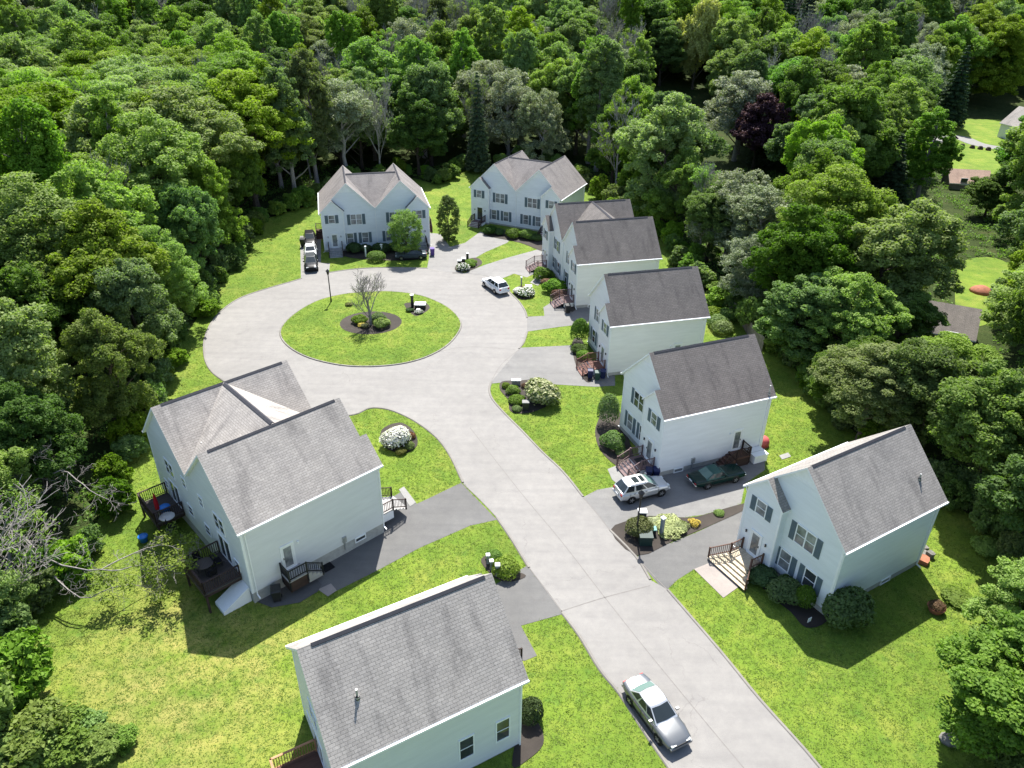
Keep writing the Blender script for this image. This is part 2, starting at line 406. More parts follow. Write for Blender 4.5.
# ------------------------------------------------------------------ ground
def smooth01(t): t = np.clip(t, 0, 1); return t * t * (3 - 2 * t)
def terr(x, y):
    x = np.asarray(x, float); y = np.asarray(y, float)
    s = 165 + 55 * smooth01((x - 20) / 90)
    up = np.maximum(0, y - s)
    left = np.maximum(0, -x - 70) * .05
    return .085 * up + .00012 * up ** 2 + left * smooth01((y - 60) / 40)
def build_ground():
    xs = np.unique(np.concatenate([np.linspace(-800, -300, 6), np.linspace(-300, 300, 101), np.linspace(300, 800, 6)]))
    ys = np.unique(np.concatenate([np.linspace(-300, 0, 5), np.linspace(0, 600, 101), np.linspace(600, 700, 3)]))
    X, Y = np.meshgrid(xs, ys); Z = terr(X, np.minimum(Y, 700)) 
    vs = np.stack([X, Y, Z], -1).reshape(-1, 3); nx = len(xs)
    fs = [(j * nx + i, j * nx + i + 1, (j + 1) * nx + i + 1, (j + 1) * nx + i) for j in range(len(ys) - 1) for i in range(nx - 1)]
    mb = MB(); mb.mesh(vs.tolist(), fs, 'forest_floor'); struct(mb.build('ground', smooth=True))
build_ground()
PX = lambda L, z=0: [G(a, b, z) for a, b in L]

CLEAR = PX([(-110, 830), (-70, 700), (0, 645), (72, 570), (112, 490), (143, 420), (177, 350), (216, 290), (240, 250), (262, 222), (300, 208), (345, 190), (405, 178), (440, 184), (463, 170),
            (490, 168), (560, 172), (594, 196), (640, 226), (668, 244), (690, 272), (712, 300), (738, 318), (770, 340), (808, 385), (850, 428), (905, 468), (965, 512), (1012, 548), (1030, 600), (1010, 660), (990, 720), (1000, 800), (1010, 900)])
CLEAR = CLEAR + [(26, 5), (-26, 5)]
struct(flat('lawn', spline(CLEAR, 4, True), .02, 'lawn'))

outerL = spline(PX([(301.8, 278.7), (291, 282), (270, 288), (243, 297), (225, 308), (212, 322), (205, 338), (204, 350), (206, 362), (212, 372), (222, 380), (245, 395), (280, 410), (318, 417), (353, 415), (369, 408.5), (385, 409), (400.6, 414), (416, 422), (430, 432), (441, 442.5), (452, 459), (463, 483)]), 4)
outerL2 = PX([(463, 483), (497, 518)])
outerL3 = spline(PX([(497, 518), (512, 540), (529, 568)]), 4)
outerL4 = spline(PX([(562, 612.8), (579.7, 636.5), (600, 670), (620, 694.5), (646, 734.5), (669, 768), (700, 815)]), 4)
outerR1 = spline(PX([(870, 840), (820, 768), (760, 700), (720, 651), (667.5, 590)]), 4)
outerR2 = spline(PX([(650, 580), (635.5, 556.6), (610, 530.5)]), 3)
outerR3 = spline(PX([(583, 497), (563, 472), (542, 452), (522, 431), (505, 414), (492.5, 399.6), (489.3, 390), (491.5, 382)]), 5)
outerR4 = spline(PX([(519, 349), (524, 342), (527, 332)]), 3)
outerR5 = spline(PX([(527, 318), (525, 311), (518.4, 301), (509, 291.5), (500, 278.5)]), 4)
outerR6 = spline(PX([(463, 273.3), (452.5, 273.2)]), 2)
outerR7 = spline(PX([(427.5, 268.5), (396, 267.8), (370, 268.3), (350, 269.8), (328, 273)]), 4)
road = outerL + outerL2[1:] + outerL3[1:] + outerL4 + outerR1 + outerR2 + outerR3 + outerR4 + outerR5 + outerR6 + outerR7
ro = struct(flat('road', road, .040, 'road'))
island = spline(PX([(280.7, 336), (284, 324.5), (298.6, 311.6), (317, 301.6), (334.4, 296.6), (350, 293.9), (372, 292.3), (388.5, 292), (407, 293.6), (425.6, 297.5), (444, 305.6), (455, 314), (461, 324), (457, 335), (445, 347.5), (425, 358), (400, 364.5), (370, 367), (340, 365.5), (310, 358.5), (290, 348)]), 4, True)
struct(flat('island_lawn', island, .13, 'lawn', thick=.1))
mb = MB()
strip(mb, island, .26, .03, 'kerb', True, .11)
for pl in (outerL, outerL3, outerL4, outerR1, outerR2, outerR3, outerR4, outerR5, outerR6, outerR7): strip(mb, pl, .24, .03, 'kerb', False, .07)
struct(mb.build('kerb'))
# seams and joints on the road surface
mb = MB()
for L, wd, mt in [([(470, 428), (520, 492), (560, 540), (604, 597)], .05, 'seam'), ([(604, 597), (650, 655), (705, 722), (745, 770)], .05, 'seam'), ([(560, 612), (604, 598), (650, 586)], .07, 'seam'),
                  ([(412, 362), (440, 352), (470, 347), (515, 350)], .05, 'seam'), ([(330, 410), (380, 392), (420, 372), (452, 352), (472, 326), (468, 306), (446, 292)], .06, 'seam_pale'),
                  ([(500, 279), (480, 275), (463, 273)], .05, 'seam'), ([(427, 269), (440, 272), (452, 273)], .05, 'seam'), ([(497, 518), (480, 500), (463, 484)], .06, 'seam'), ([(529, 568), (546, 590), (562, 612)], .06, 'seam'),
                  ([(610, 531), (596, 513), (583, 498)], .06, 'seam'), ([(667, 590), (650, 572), (636, 557)], .06, 'seam'), ([(491, 382), (502, 364), (519, 350)], .05, 'seam')]:
    strip(mb, spline(PX(L), 5), wd, .046, mt)
mb.build('seam', ro)

DRV = {
 'driveway_pale': [[(300, 236), (321, 236), (321, 263), (330, 263.5), (329, 274), (301, 280)],
                   [(427, 269), (429, 258), (428, 244), (429, 233), (440, 234), (450, 247), (465, 243), (480, 232), (512, 238), (507, 243), (486, 252), (470, 261), (462, 272), (452, 274.5), (437, 273)],
                   [(461, 274.5), (485, 265), (507, 258), (540, 249), (549, 262), (550, 271), (532, 275), (526.7, 277.5), (514, 273.8), (499, 280)],
                   ],
 'driveway': [[(526, 332), (527, 317), (544.4, 316), (543.4, 307.5), (553, 301.5), (560, 297), (592, 307), (588, 324), (560, 327)],
              [(490, 384), (504, 362), (520, 348), (583, 345), (588, 372), (615, 376), (615, 386), (595, 387), (560, 385), (515, 381.5)],
              [(581, 498.5), (597, 490), (620, 486), (630, 468), (662, 474), (765, 445), (765, 470), (745, 484), (741, 504), (703, 515), (684.7, 517.6), (650, 516), (633.7, 519), (608, 531)]],
 'driveway_dark': [[(635, 557.5), (672, 542.5), (699, 531.5), (743, 510.5), (765, 498), (775, 520), (742, 548), (720, 562), (694, 569.5), (677.5, 580), (665, 592)],
                   [(461, 483), (430, 498), (417, 504), (403, 491), (388, 500), (378, 535), (310, 570), (320, 590), (336, 591.5), (375, 572), (420, 548), (470, 526), (497, 520)],
                   [(527, 566), (505, 579), (470, 600), (500, 660), (525, 661), (537, 656), (521, 626), (564, 614)]]}
k = 0
for mt, Ls in DRV.items():
    for L in Ls:
        struct(flat('driveway', PX(L), .0245 + .0035 * k, mt)); k += 1
        if .0245 + .0035 * k > .0395 and k < 99: k = 0
PAV = [('walkway', [(607.5, 469.5), (619, 465), (634, 477), (622, 488), (612, 480)], 'concrete'), ('walkway', [(694, 569.6), (715, 561), (739, 587), (723.3, 598.3)], 'paver'),
       ('walkway', [(530, 283), (543, 271), (549, 274), (538, 286)], 'concrete'),
       ('paving_slab', [(399, 490), (404, 487), (416, 503), (410, 507)], 'concrete'), ('paving_slab', [(318, 590), (331, 584), (337, 591), (328, 597)], 'paver'), ('gravel_bed', [(253, 601), (305, 570), (322, 585), (318, 592), (300, 603), (272, 608)], 'gravel'),
       ('paving_slab', [(779, 456), (788, 453), (791, 457), (782, 460)], 'concrete')]
for i, (n, L, mt) in enumerate(PAV): struct(flat(n, PX(L), .052 + .002 * i, mt))
BEDS = [spline(PX([(610.5, 530.5), (633.7, 519.5), (650, 516.6), (684.7, 518), (703, 515.5), (745, 503.5), (748, 508.5), (699, 530.8), (672, 541.8), (637, 556)]), 3, True),
        spline(PX([(383, 446), (382, 430), (400, 423), (414, 432), (417, 446), (402, 454)]), 5, True),
        spline(PX([(500, 390), (502, 382), (520, 381), (545, 380), (556, 398), (540, 410), (522, 414), (510, 411), (508, 400)]), 4, True),
        spline(PX([(602, 404), (615, 402), (632, 450), (634, 472), (616, 466), (600, 450), (595, 432), (599, 418)]), 4, True),
        spline(PX([(745, 566), (770, 560), (830, 600), (826, 622), (806, 628), (790, 612), (770, 596)]), 4, True),
        spline(PX([(481, 560), (497, 553), (508, 568), (526, 576), (512, 582), (498, 580), (490, 574)]), 4, True),
        spline(PX([(521, 720), (530, 716), (541, 728), (543, 745), (528, 760), (512, 766)]), 4, True),
        spline(PX([(455, 270), (460, 262), (476, 258), (482, 264), (468, 271.5)]), 4, True),
        spline(PX([(516, 297), (514, 290), (522, 286), (534, 290), (533, 297), (524, 300)]), 4, True),
        spline(PX([(332, 250), (345, 246), (415, 251), (425, 258), (400, 261), (350, 258)]), 4, True),
        spline(PX([(484, 235), (500, 229), (560, 247), (545, 252), (520, 243)]), 4, True),
        spline(PX([(541, 255), (549, 259), (575, 305), (565, 310), (552, 290), (545, 275)]), 4, True),
        spline(PX([(572, 343), (582, 340), (592, 376), (586, 382), (576, 366)]), 4, True)]
for i, b in enumerate(BEDS): struct(flat('mulch_bed', b, .060 + .002 * (i % 3), 'mulch'))
IB1 = [(G(371, 323.5)[0] + 3.7 * cos(a), G(371, 323.5)[1] + 3.2 * sin(a)) for a in np.linspace(0, 2 * pi, 25)[:-1]]
IB2 = spline(PX([(404, 305), (413, 303.5), (424, 303), (430, 309), (419, 316.5), (412, 315)]), 3, True)
for b in (IB1, IB2): struct(flat('mulch_bed', b, .139, 'mulch'))
#---CONT1

# ------------------------------------------------------------------ houses
W_, D_, HE, HR = 7.77, 10.305, 6.226, 10.04
PIT = (HR - HE) / (W_ / 2)
YF = .15; BW = 3.15; BY = -.45; OV = .25
def house(cfg):
    x0, y0, a, z0 = cfg['pose']; units = cfg['units']; bumps = cfg['bumps']; n = len(bumps)
    h = empty('house', (x0, y0, z0), a, cfg['label'], 'house', 'pale sided houses round the cul-de-sac')
    sid, rm = cfg['siding'], cfg['roof']
    wm = MB(); fm = MB(); rf = MB(); cap = MB(); ct = MB(); gut = MB(); dsp = MB()
    def zr(dx): return HR - PIT * abs(dx)
    for u, b in enumerate(bumps):
        cx = u * W_; xl, xr = cx - W_ / 2, cx + W_ / 2
        zb = .42
        openl = (u == 0); openr = (u == n - 1)
        # main gables and sides
        top = HE - .04
        for y, rev in ((YF, 0), (D_, 1)):
            P = [(xl, y, zb), (xr, y, zb), (xr, y, top), (cx, y, HR - .06), (xl, y, top)]
            wm.poly(P[::-1] if rev else P, sid)
        if openl: wm.poly([(xl, D_, zb), (xl, YF, zb), (xl, YF, top), (xl, D_, top)], sid)
        if openr: wm.poly([(xr, YF, zb), (xr, D_, zb), (xr, D_, top), (xr, YF, top)], sid)
        fm.box(xl + (.03 if openl else 0), xr - (.03 if openr else 0), YF + .03, D_ - .03, -1.6, zb, 'foundation')
        # entry projection on the outer side: b = -1 left, +1 right
        xo = xl if b < 0 else xr; xi = xo - b * BW; bc = (xo + xi) / 2; bz = HE + PIT * BW / 2
        lo, hi = min(xo, xi), max(xo, xi)
        wm.poly([(lo, BY, zb), (hi, BY, zb), (hi, BY, top), (bc, BY, bz - .06), (lo, BY, top)], sid)
        wm.poly([(lo, YF, zb), (lo, BY, zb), (lo, BY, top), (lo, YF, top)], sid); wm.poly([(hi, BY, zb), (hi, YF, zb), (hi, YF, top), (hi, BY, top)], sid)
        fm.box(lo + .03, hi - .03, BY + .03, YF + .02, -1.6, zb, 'foundation')
        # roof slabs
        yf, yb = YF - OV, D_ + OV; ybf = BY - .2
        for s in (-1, 1):
            outer = (s < 0 and openl) or (s > 0 and openr)
            xe = cx + s * (W_ / 2 + (OV if outer else 0)); ze = HR - PIT * abs(xe - cx)
            if s == b:
                xbc = bc
                P = [(cx, yf, HR), (cx, yb, HR), (xe, yb, ze), (xe, ybf, ze), (xbc, ybf, zr(xbc - cx)), (xbc, yf, zr(xbc - cx))]
            else: P = [(cx, yf, HR), (cx, yb, HR), (xe, yb, ze), (xe, yf, ze)]
            if s > 0: P = P[::-1]
            Pu = []
            rf.slab(P if Vector((P[1][0]-P[0][0],P[1][1]-P[0][1],P[1][2]-P[0][2])).cross(Vector((P[2][0]-P[1][0],P[2][1]-P[1][1],P[2][2]-P[1][2]))).z > 0 else P[::-1], .17, rm, 'trim')
            if outer:
                gut = MB(); gut.box(min(xe, xe + s * .11), max(xe, xe + s * .11), (ybf if s == b else yf), yb, ze - .16, ze - .03, 'trim'); gut.build('gutter', h)
                for yy in ((BY + .06 if s == b else YF + .06), D_ - .3):
                    xw = cx + s * (W_ / 2 + .05)
                    dsp = MB(); dsp.bar((xe + s * .04, yy, ze - .15), (xw, yy, ze - .5), .08, 'trim'); dsp.bar((xw, yy, ze - .5), (xw, yy, .15), .08, 'trim'); dsp.bar((xw, yy, .15), (xw + s * .35, yy, .06), .08, 'trim'); dsp.build('downspout', h)
        xe = xi - b * .18; ze = bz - PIT * abs(xe - bc)
        P = [(bc, ybf, bz), (xe, ybf, ze), (xe, YF - .01, ze), (bc, YF - .01, bz)]
        nz_ = (Vector(P[1]) - Vector(P[0])).cross(Vector(P[2]) - Vector(P[1])).z
        rf.slab(P if nz_ > 0 else P[::-1], .15, rm, 'trim')
        # ridge cap
        for s in (-1, 1):
            P = [(cx, .35, HR + .045), (cx, D_ - .45, HR + .045), (cx + s * .13, D_ - .45, HR + .045 - PIT * .13), (cx + s * .13, .35, HR + .045 - PIT * .13)]
            nz_ = (Vector(P[1]) - Vector(P[0])).cross(Vector(P[2]) - Vector(P[1])).z
            cap.slab(P if nz_ > 0 else P[::-1], .04, 'ridge', 'ridge')
        # pale panel filling the gable's peak
        gz = HR - 1.28; gx = (HR - gz) / PIT
        gp = MB(); gp.mesh([(cx - gx, YF - .03, gz), (cx + gx, YF - .03, gz), (cx, YF - .03, HR - .1)], [(0, 1, 2)], 'trim')
        gp.box(cx - gx, cx + gx, YF - .05, YF - .003, gz - .09, gz, 'trim'); gp.build('gable_panel', h)
        # corner boards
        for (x, y, sx, sy) in ((xo, BY, b, -1), (xi, BY, -b, -1)) + (((xo, D_, b, 1),)) + ((((xl if b > 0 else xr), YF, -b, -1), ((xl if b > 0 else xr), D_, -b, 1)) if n == 1 else ()):
            ct = MB(); ct.box(min(x, x + sx * .025), max(x, x + sx * .025), min(y - sy * .13, y + sy * .025), max(y - sy * .13, y + sy * .025), zb, top - .12, 'trim')
            ct.box(min(x - sx * .13, x + sx * .0), max(x - sx * .13, x), min(y, y + sy * .025), max(y, y + sy * .025), zb, top - .12, 'trim'); ct.build('corner_trim', h)
    if n == 2:   # cross roof between the two ridges
        mid = D_ / 2
        for yy, s in ((YF - OV, 1), (D_ + OV, -1)):
            P = [(.0, mid, HR + .012), (W_, mid, HR + .012), (W_ / 2, yy, HE + .012)]
            nz_ = (Vector(P[1]) - Vector(P[0])).cross(Vector(P[2]) - Vector(P[1])).z
            rf.slab(P if nz_ > 0 else P[::-1], .05, rm, 'trim')
        for s in (-1, 1):
            P = [(.2, mid, HR + .06), (W_ - .2, mid, HR + .06), (W_ - .2, mid + s * .17, HR + .06 - .12), (.2, mid + s * .17, HR + .06 - .12)]
            nz_ = (Vector(P[1]) - Vector(P[0])).cross(Vector(P[2]) - Vector(P[1])).z
            cap.slab(P if nz_ > 0 else P[::-1], .04, 'ridge', 'ridge')
        ct = MB(); ct.box(W_ / 2 - .06, W_ / 2 + .06, YF - .07, YF - .003, .42, HE - .3, 'trim'); ct.build('corner_trim', h)
    wm.build('wall', h); fm.build('foundation', h); ro_ = rf.build('roof', h, uv=True); cap.build('ridge_cap', ro_); 
    # openings: T maps (u, v, out) to the house
    def frame_T(kind, pos):
        if kind == 'f': return Matrix(((1, 0, 0, 0), (0, 0, -1, pos), (0, 1, 0, 0), (0, 0, 0, 1)))       # front, at y = pos
        if kind == 'b': return Matrix(((-1, 0, 0, 0), (0, 0, 1, pos), (0, 1, 0, 0), (0, 0, 0, 1)))       # back (u runs -x)
        if kind == 'r': return Matrix(((0, 0, 1, pos), (1, 0, 0, 0), (0, 1, 0, 0), (0, 0, 0, 1)))        # right side, u runs +y
        if kind == 'l': return Matrix(((0, 0, -1, pos), (-1, 0, 0, 0), (0, 1, 0, 0), (0, 0, 0, 1)))      # left side, u runs -y
    def window(T, u0, u1, v0, v1, sash=1, name='window', glass='glass', slider=False):
        fr = MB(); t = .075
        if glass == 'glass' and rnd.random() < .4: glass = 'glass_curtain'
        fr.box(u0 - t, u1 + t, v0 - t * 1.2, v0, -.02, .05, 'trim', T); fr.box(u0 - t, u1 + t, v1, v1 + t * 1.4, -.02, .05, 'trim', T)
        fr.box(u0 - t, u0, v0, v1, -.02, .05, 'trim', T); fr.box(u1, u1 + t, v0, v1, -.02, .05, 'trim', T)
        for k in range(1, sash):
            m_ = u0 + (u1 - u0) * k / sash; fr.box(m_ - .05, m_ + .05, v0, v1, -.02, .05, 'trim', T)
        if not slider and v1 - v0 > .7: fr.box(u0, u1, (v0 + v1) / 2 - .022, (v0 + v1) / 2 + .022, -.02, .035, 'trim', T)
        w_ = fr.build(name, h)
        MB().poly([T @ Vector(q) for q in ((u0, v0, .012), (u1, v0, .012), (u1, v1, .012), (u0, v1, .012))], glass).build('pane', w_)
        return w_
    def shutter(T, u0, u1, v0, v1):
        s = MB(); s.box(u0, u1, v0, v1, .003, .04, 'shutter', T)
        k = v0 + .1
        while k < v1 - .1: s.box(u0 + .05, u1 - .05, k, k + .035, .04, .055, 'shutter', T); k += .085
        s.build('shutter', h)
    def door(T, u0, u1, v0, v1, mat='door_white', glass=True, hs=1):
        d = MB(); t = .1
        d.box(u0 - t, u0, v0, v1 + t, -.02, .06, 'trim', T); d.box(u1, u1 + t, v0, v1 + t, -.02, .06, 'trim', T); d.box(u0, u1, v1, v1 + t, -.02, .06, 'trim', T); d.box(u0 - t, u1 + t, v0 - .08, v0, -.02, .09, 'trim', T)
        d.box(u0, u1, v0, v1, -.01, .03, mat, T)
        o = d.build('door', h)
        if glass: MB().box(u0 + .13, u1 - .13, v0 + (.9 if glass == 'half' else .18), v1 - .16, .03, .037, 'glass' if mat != 'door_white' or glass != 'clear' else 'glass_curtain', T).build('pane', o)
        hx = u1 - .07 if hs > 0 else u0 + .07
        MB().box(hx - .02, hx + .02, v0 + .95, v0 + 1.1, .03, .09, 'metal_dark', T).build('handle', o)
        return o
    for u, b in enumerate(bumps):
        cx = u * W_; f = -b    # b=-1 (bump left): features as measured; mirrored for b=+1
        T = frame_T('f', YF); TB = frame_T('f', BY)
        sp = lambda p, q: (cx + p, cx + q) if b < 0 else (cx - q, cx - p)
        gl = cfg.get('glass', 'glass')
        u0, u1 = sp(.28, 1.82); window(T, u0, u1, 3.9, 5.35, 2, glass=gl)
        for p, q in ((-.26, .19), (1.91, 2.36)): shutter(T, *sp(p, q), 3.85, 5.4)
        for p, q in ((-.48, .38), (1.70, 2.56)):
            window(T, *sp(p, q), 1.05, 2.55, 1, glass=gl); shutter(T, *sp(p - .52, p - .09), 1.0, 2.6); shutter(T, *sp(q + .09, q + .52), 1.0, 2.6)
        window(TB, *sp(-2.86, -2.06), 4.45, 5.58, 1, glass=gl)
        for p, q in ((-3.42, -2.95), (-1.97, -1.5)): shutter(TB, *sp(p, q), 4.4, 5.62)
        dm = cfg.get('doors', ['door_white'] * n)[u]
        door(TB, *sp(-2.78, -1.88), .78, 2.8, dm, True if dm == 'door_dark' else 'clear', f)
        for p in (-3.25, -1.4):
            la = MB(); q0, q1 = sp(p - .04, p + .04); la.box(q0, q1, 2.28, 2.46, .0, .1, 'lamp_black', TB); la.box(q0 - .015, q1 + .015, 2.46, 2.49, .0, .12, 'lamp_black', TB); la.build('porch_light', h)
        # front steps and rails
        st = cfg.get('steps', {}); wd = st.get('wood', 'wood_mauve'); rl = st.get('rail', 'wood_brown'); flare = st.get('flare', .0)
        dcx = cx + f * -2.33; pd = st.get('depth', 1.35); pw = .98
        ps = MB(); ps.box(dcx - pw, dcx + pw, BY - pd, BY - .03, .60, .70, wd); 
        for sx in (-1, 1):
            ps.box(dcx + sx * pw - (.06 if sx > 0 else 0), dcx + sx * pw + (.06 if sx < 0 else 0), BY - pd + .05, BY - .05, -.15, .60, st.get('skirt', 'trim'))
        nst = 4; run = .31
        for k in range(nst):
            zt = .70 - (k + 1) * .14; y1 = BY - pd - k * run; e = flare * (k + 1)
            ps.box(dcx - pw - e, dcx + pw + e, y1 - run - .03, y1 - .002, zt - .045, zt, wd); ps.box(dcx - pw - e + .02, dcx + pw + e - .02, y1 - .02, y1 - .004, zt, zt + .094, st.get('riser', 'trim'))
        if st.get('mat'): ps.box(dcx - .6, dcx + .5, BY - 1.1, BY - .25, .70, .72, 'black_trim')
        po = ps.build('porch_steps', h)
        for sx in (-1, 1):
            r_ = MB(); X = dcx + sx * pw; e = flare * nst
            A = (X, BY - .08, .70); B = (X, BY - pd + .06, .70); C = (X + sx * e, BY - pd - nst * run + .1, .10)
            for q in (A, B, C): r_.box(q[0] - .05, q[0] + .05, q[1] - .05, q[1] + .05, q[2] - .1, q[2] + 1.0, rl)
            for q0, q1 in ((A, B), (B, C)):
                for dz in (.92, .18): r_.bar((q0[0], q0[1], q0[2] + dz), (q1[0], q1[1], q1[2] + dz), .07, rl, .05)
                nb = max(3, int((Vector(q1) - Vector(q0)).length / .14))
                for k in range(1, nb):
                    t = k / nb; q = [q0[i] + (q1[i] - q0[i]) * t for i in range(3)]
                    r_.box(q[0] - .017, q[0] + .017, q[1] - .017, q[1] + .017, q[2] + .18, q[2] + .92, rl)
            r_.build('railing', po)
    # side doors, windows, meters
    for sd_ in cfg.get('sides', ('l', 'r')):
        X = -W_ / 2 if sd_ == 'l' else (n - 1) * W_ + W_ / 2; T = frame_T(sd_, X); sg = 1 if sd_ == 'r' else -1
        U = lambda p, q: (p, q) if sd_ == 'r' else (-q, -p)
        kind = cfg.get('side_kind', {}).get(sd_, 'door')
        if kind == 'door':
            door(T, *U(6.98, 7.82), .95, 2.98, 'door_white', 'clear', sg)
            lw = MB(); q = U(6.5, 6.62); lw.box(*q, 2.7, 2.9, .0, .12, 'trim', T); lw.build('wall_lamp', h)
            s = MB(); wd = cfg.get('side_wood', 'wood_brown'); xx = lambda o0, o1: (X + sg * o0, X + sg * o1) if sg > 0 else (X + sg * o1, X + sg * o0)
            s.box(*xx(.02, 1.25), 6.7, 8.15, .82, .92, wd); s.box(*xx(.05, 1.2), 6.75, 8.1, -.1, .8, 'wood_dark')
            for k in range(4): s.box(*xx(.05, 1.2), 6.7 - (k + 1) * .29, 6.7 - k * .29 - .005, -.1, .92 - (k + 1) * .19, wd)
            so_ = s.build('side_steps', h)
            r_ = MB(); rl = cfg.get('side_rail', 'wood_dark'); XX = X + sg * 1.2
            pts = [(XX, 8.1, .92), (XX, 6.75, .92), (XX, 5.6, .15)]
            for q in pts + [(X + sg * .1, 8.1, .92)]: r_.box(q[0] - .05, q[0] + .05, q[1] - .05, q[1] + .05, q[2] - .8 if q[2] > .5 else q[2] - .2, q[2] + .95, rl)
            for q0, q1 in ((pts[0], pts[1]), (pts[1], pts[2]), (pts[0], (X + sg * .1, 8.1, .92))):
                for dz in (.9, .15): r_.bar((*q0[:2], q0[2] + dz), (*q1[:2], q1[2] + dz), .07, rl, .06)
                nb = 8
                for k in range(1, nb):
                    t = k / nb; q = [q0[i] + (q1[i] - q0[i]) * t for i in range(3)]; r_.box(q[0] - .02, q[0] + .02, q[1] - .02, q[1] + .02, q[2] + .1, q[2] + .9, rl)
            r_.build('railing', so_)
            bw = window(T, *U(1.3, 2.1), .05, .32, 1, 'basement_window', slider=True)
            mm = MB(); q = U(2.9, 3.2); mm.box(*q, .65, 1.15, .0, .14, 'metal_grey', T); mm.box(q[0] + .1, q[1] - .1, -.1, .65, .01, .07, 'metal_grey', T); mm.build('utility_meter', h)
        elif kind == 'windows':
            for p, q in ((.92, 1.68), (3.12, 3.9)): window(T, *U(p, q), 1.62, 3.2, 1)
            bw = window(T, *U(4.8, 5.5), .05, .32, 1, 'basement_window', slider=True)
        elif kind == 'low':
            window(T, *U(1.0, 1.75), .9, 1.55, 1); window(T, *U(6.0, 6.9), .08, .34, 1, 'basement_window', slider=True)
    # back gable
    T = frame_T('b', D_)
    for u, b in enumerate(bumps):
        cx = u * W_; f = b if b else 1
        U = lambda p, q: (-(cx - p * f), -(cx - q * f)) if f > 0 else (-(cx + q), -(cx + p)); 
        def UB(p, q):
            xs = sorted((cx - b * p, cx - b * q)); return -xs[1], -xs[0]
        window(T, *UB(-1.1, .35), 3.75, 4.95, 2); window(T, *UB(2.1, 2.75), 4.2, 5.0, 1); window(T, *UB(2.0, 2.8), 1.6, 2.4, 1); window(T, *UB(-2.5, -1.9), 1.5, 2.2, 1)
        zs = cfg['deck']['spec'][u][0] + .06 if 'deck' in cfg else .6; window(T, *UB(-1.3, .35), zs, zs + 1.95, 2, 'sliding_door', slider=True)
        if 'deck' in cfg:
            dk = cfg['deck']; zf, dep_, xa_, xb_ = dk['spec'][u]; xs = sorted((cx - b * xa_, cx - b * xb_)); y0_, y1_ = D_ + .05, D_ + .05 + dep_; wd, rl = dk['wood'], dk['rail']
            d = MB(); d.box(xs[0], xs[1], y0_, y1_, zf - .12, zf, wd); d.box(xs[0], xs[1], y0_, y1_, zf - .32, zf - .125, 'wood_dark'); do = d.build('deck', h)
            for X in xs:
                q = MB(); q.box(X - .07, X + .07, y1_ - .17, y1_ - .03, -1.6, zf - .13, rl); q.build('post', do)
            pts = [(xs[0] + .05, y0_ + .05), (xs[0] + .05, y1_ - .05), (xs[1] - .05, y1_ - .05), (xs[1] - .05, y0_ + .05)]
            for q0, q1 in zip(pts, pts[1:]):
                r_ = MB(); L = math.dist(q0, q1); nb = int(L / .14)
                for q in (q0, q1): r_.box(q[0] - .045, q[0] + .045, q[1] - .045, q[1] + .045, zf, zf + 1.02, rl)
                r_.bar((*q0, zf + 1.0), (*q1, zf + 1.0), .13, rl, .04); r_.bar((*q0, zf + .12), (*q1, zf + .12), .05, rl)
                for k in range(1, nb):
                    t = k / nb; x = q0[0] + (q1[0] - q0[0]) * t; y = q0[1] + (q1[1] - q0[1]) * t; r_.box(x - .02, x + .02, y - .02, y + .02, zf + .12, zf + .98, rl)
                r_.build('railing', do)
    if cfg.get('bulkhead'):
        bx, by0, by1, kind = cfg['bulkhead']
        bm_ = MB()
        if kind == 'slope':
            vs = [(bx[0], by0, -.9), (bx[1], by0, -.9), (bx[1], by1, -.9), (bx[0], by1, -.9), (bx[0], by0, .75), (bx[1], by0, .75), (bx[1], by1, -.25), (bx[0], by1, -.25)]
            bm_.mesh(vs, [(0, 3, 2, 1), (4, 5, 6, 7), (0, 1, 5, 4), (1, 2, 6, 5), (2, 3, 7, 6), (3, 0, 4, 7)], 'white_paint')
            m_ = (bx[0] + bx[1]) / 2
        else:
            bm_.box(bx[0], bx[1], by0, by1, -.1, .72, 'white_paint'); bm_.box(bx[0] - .04, bx[1] + .04, by0 - .04, by1 + .04, .72, .77, 'white_paint'); bm_.box((bx[0] + bx[1]) / 2 - .01, (bx[0] + bx[1]) / 2 + .01, by0, by1, .77, .785, 'metal_grey')
        bm_.build('bulkhead', h)
    for (x, y, hh) in cfg.get('vents', []):
        u = min(range(n), key=lambda k: abs(x - k * W_)); z = HR - PIT * abs(x - u * W_)
        v = MB(); v.lathe((x, y), [(.16, z - .2), (.13, z + .06), (.06, z + .10), (.055, z + hh)], 10, 'metal_grey'); v.lathe((x, y), [(.15, z - .1), (.12, z + .12)], 10, 'metal_dark'); v.build('vent_pipe', ro_)
    for (x, y) in cfg.get('roof_patch', []):
        u = min(range(n), key=lambda k: abs(x - k * W_)); zf = lambda xx: HR - PIT * abs(xx - u * W_) + .006
        MB().poly([(x - .25, y - .55, zf(x - .25)), (x + .25, y - .55, zf(x + .25)), (x + .25, y + .55, zf(x + .25)), (x - .25, y + .55, zf(x - .25))], 'shutter').build('roof_patch', ro_)
    return h

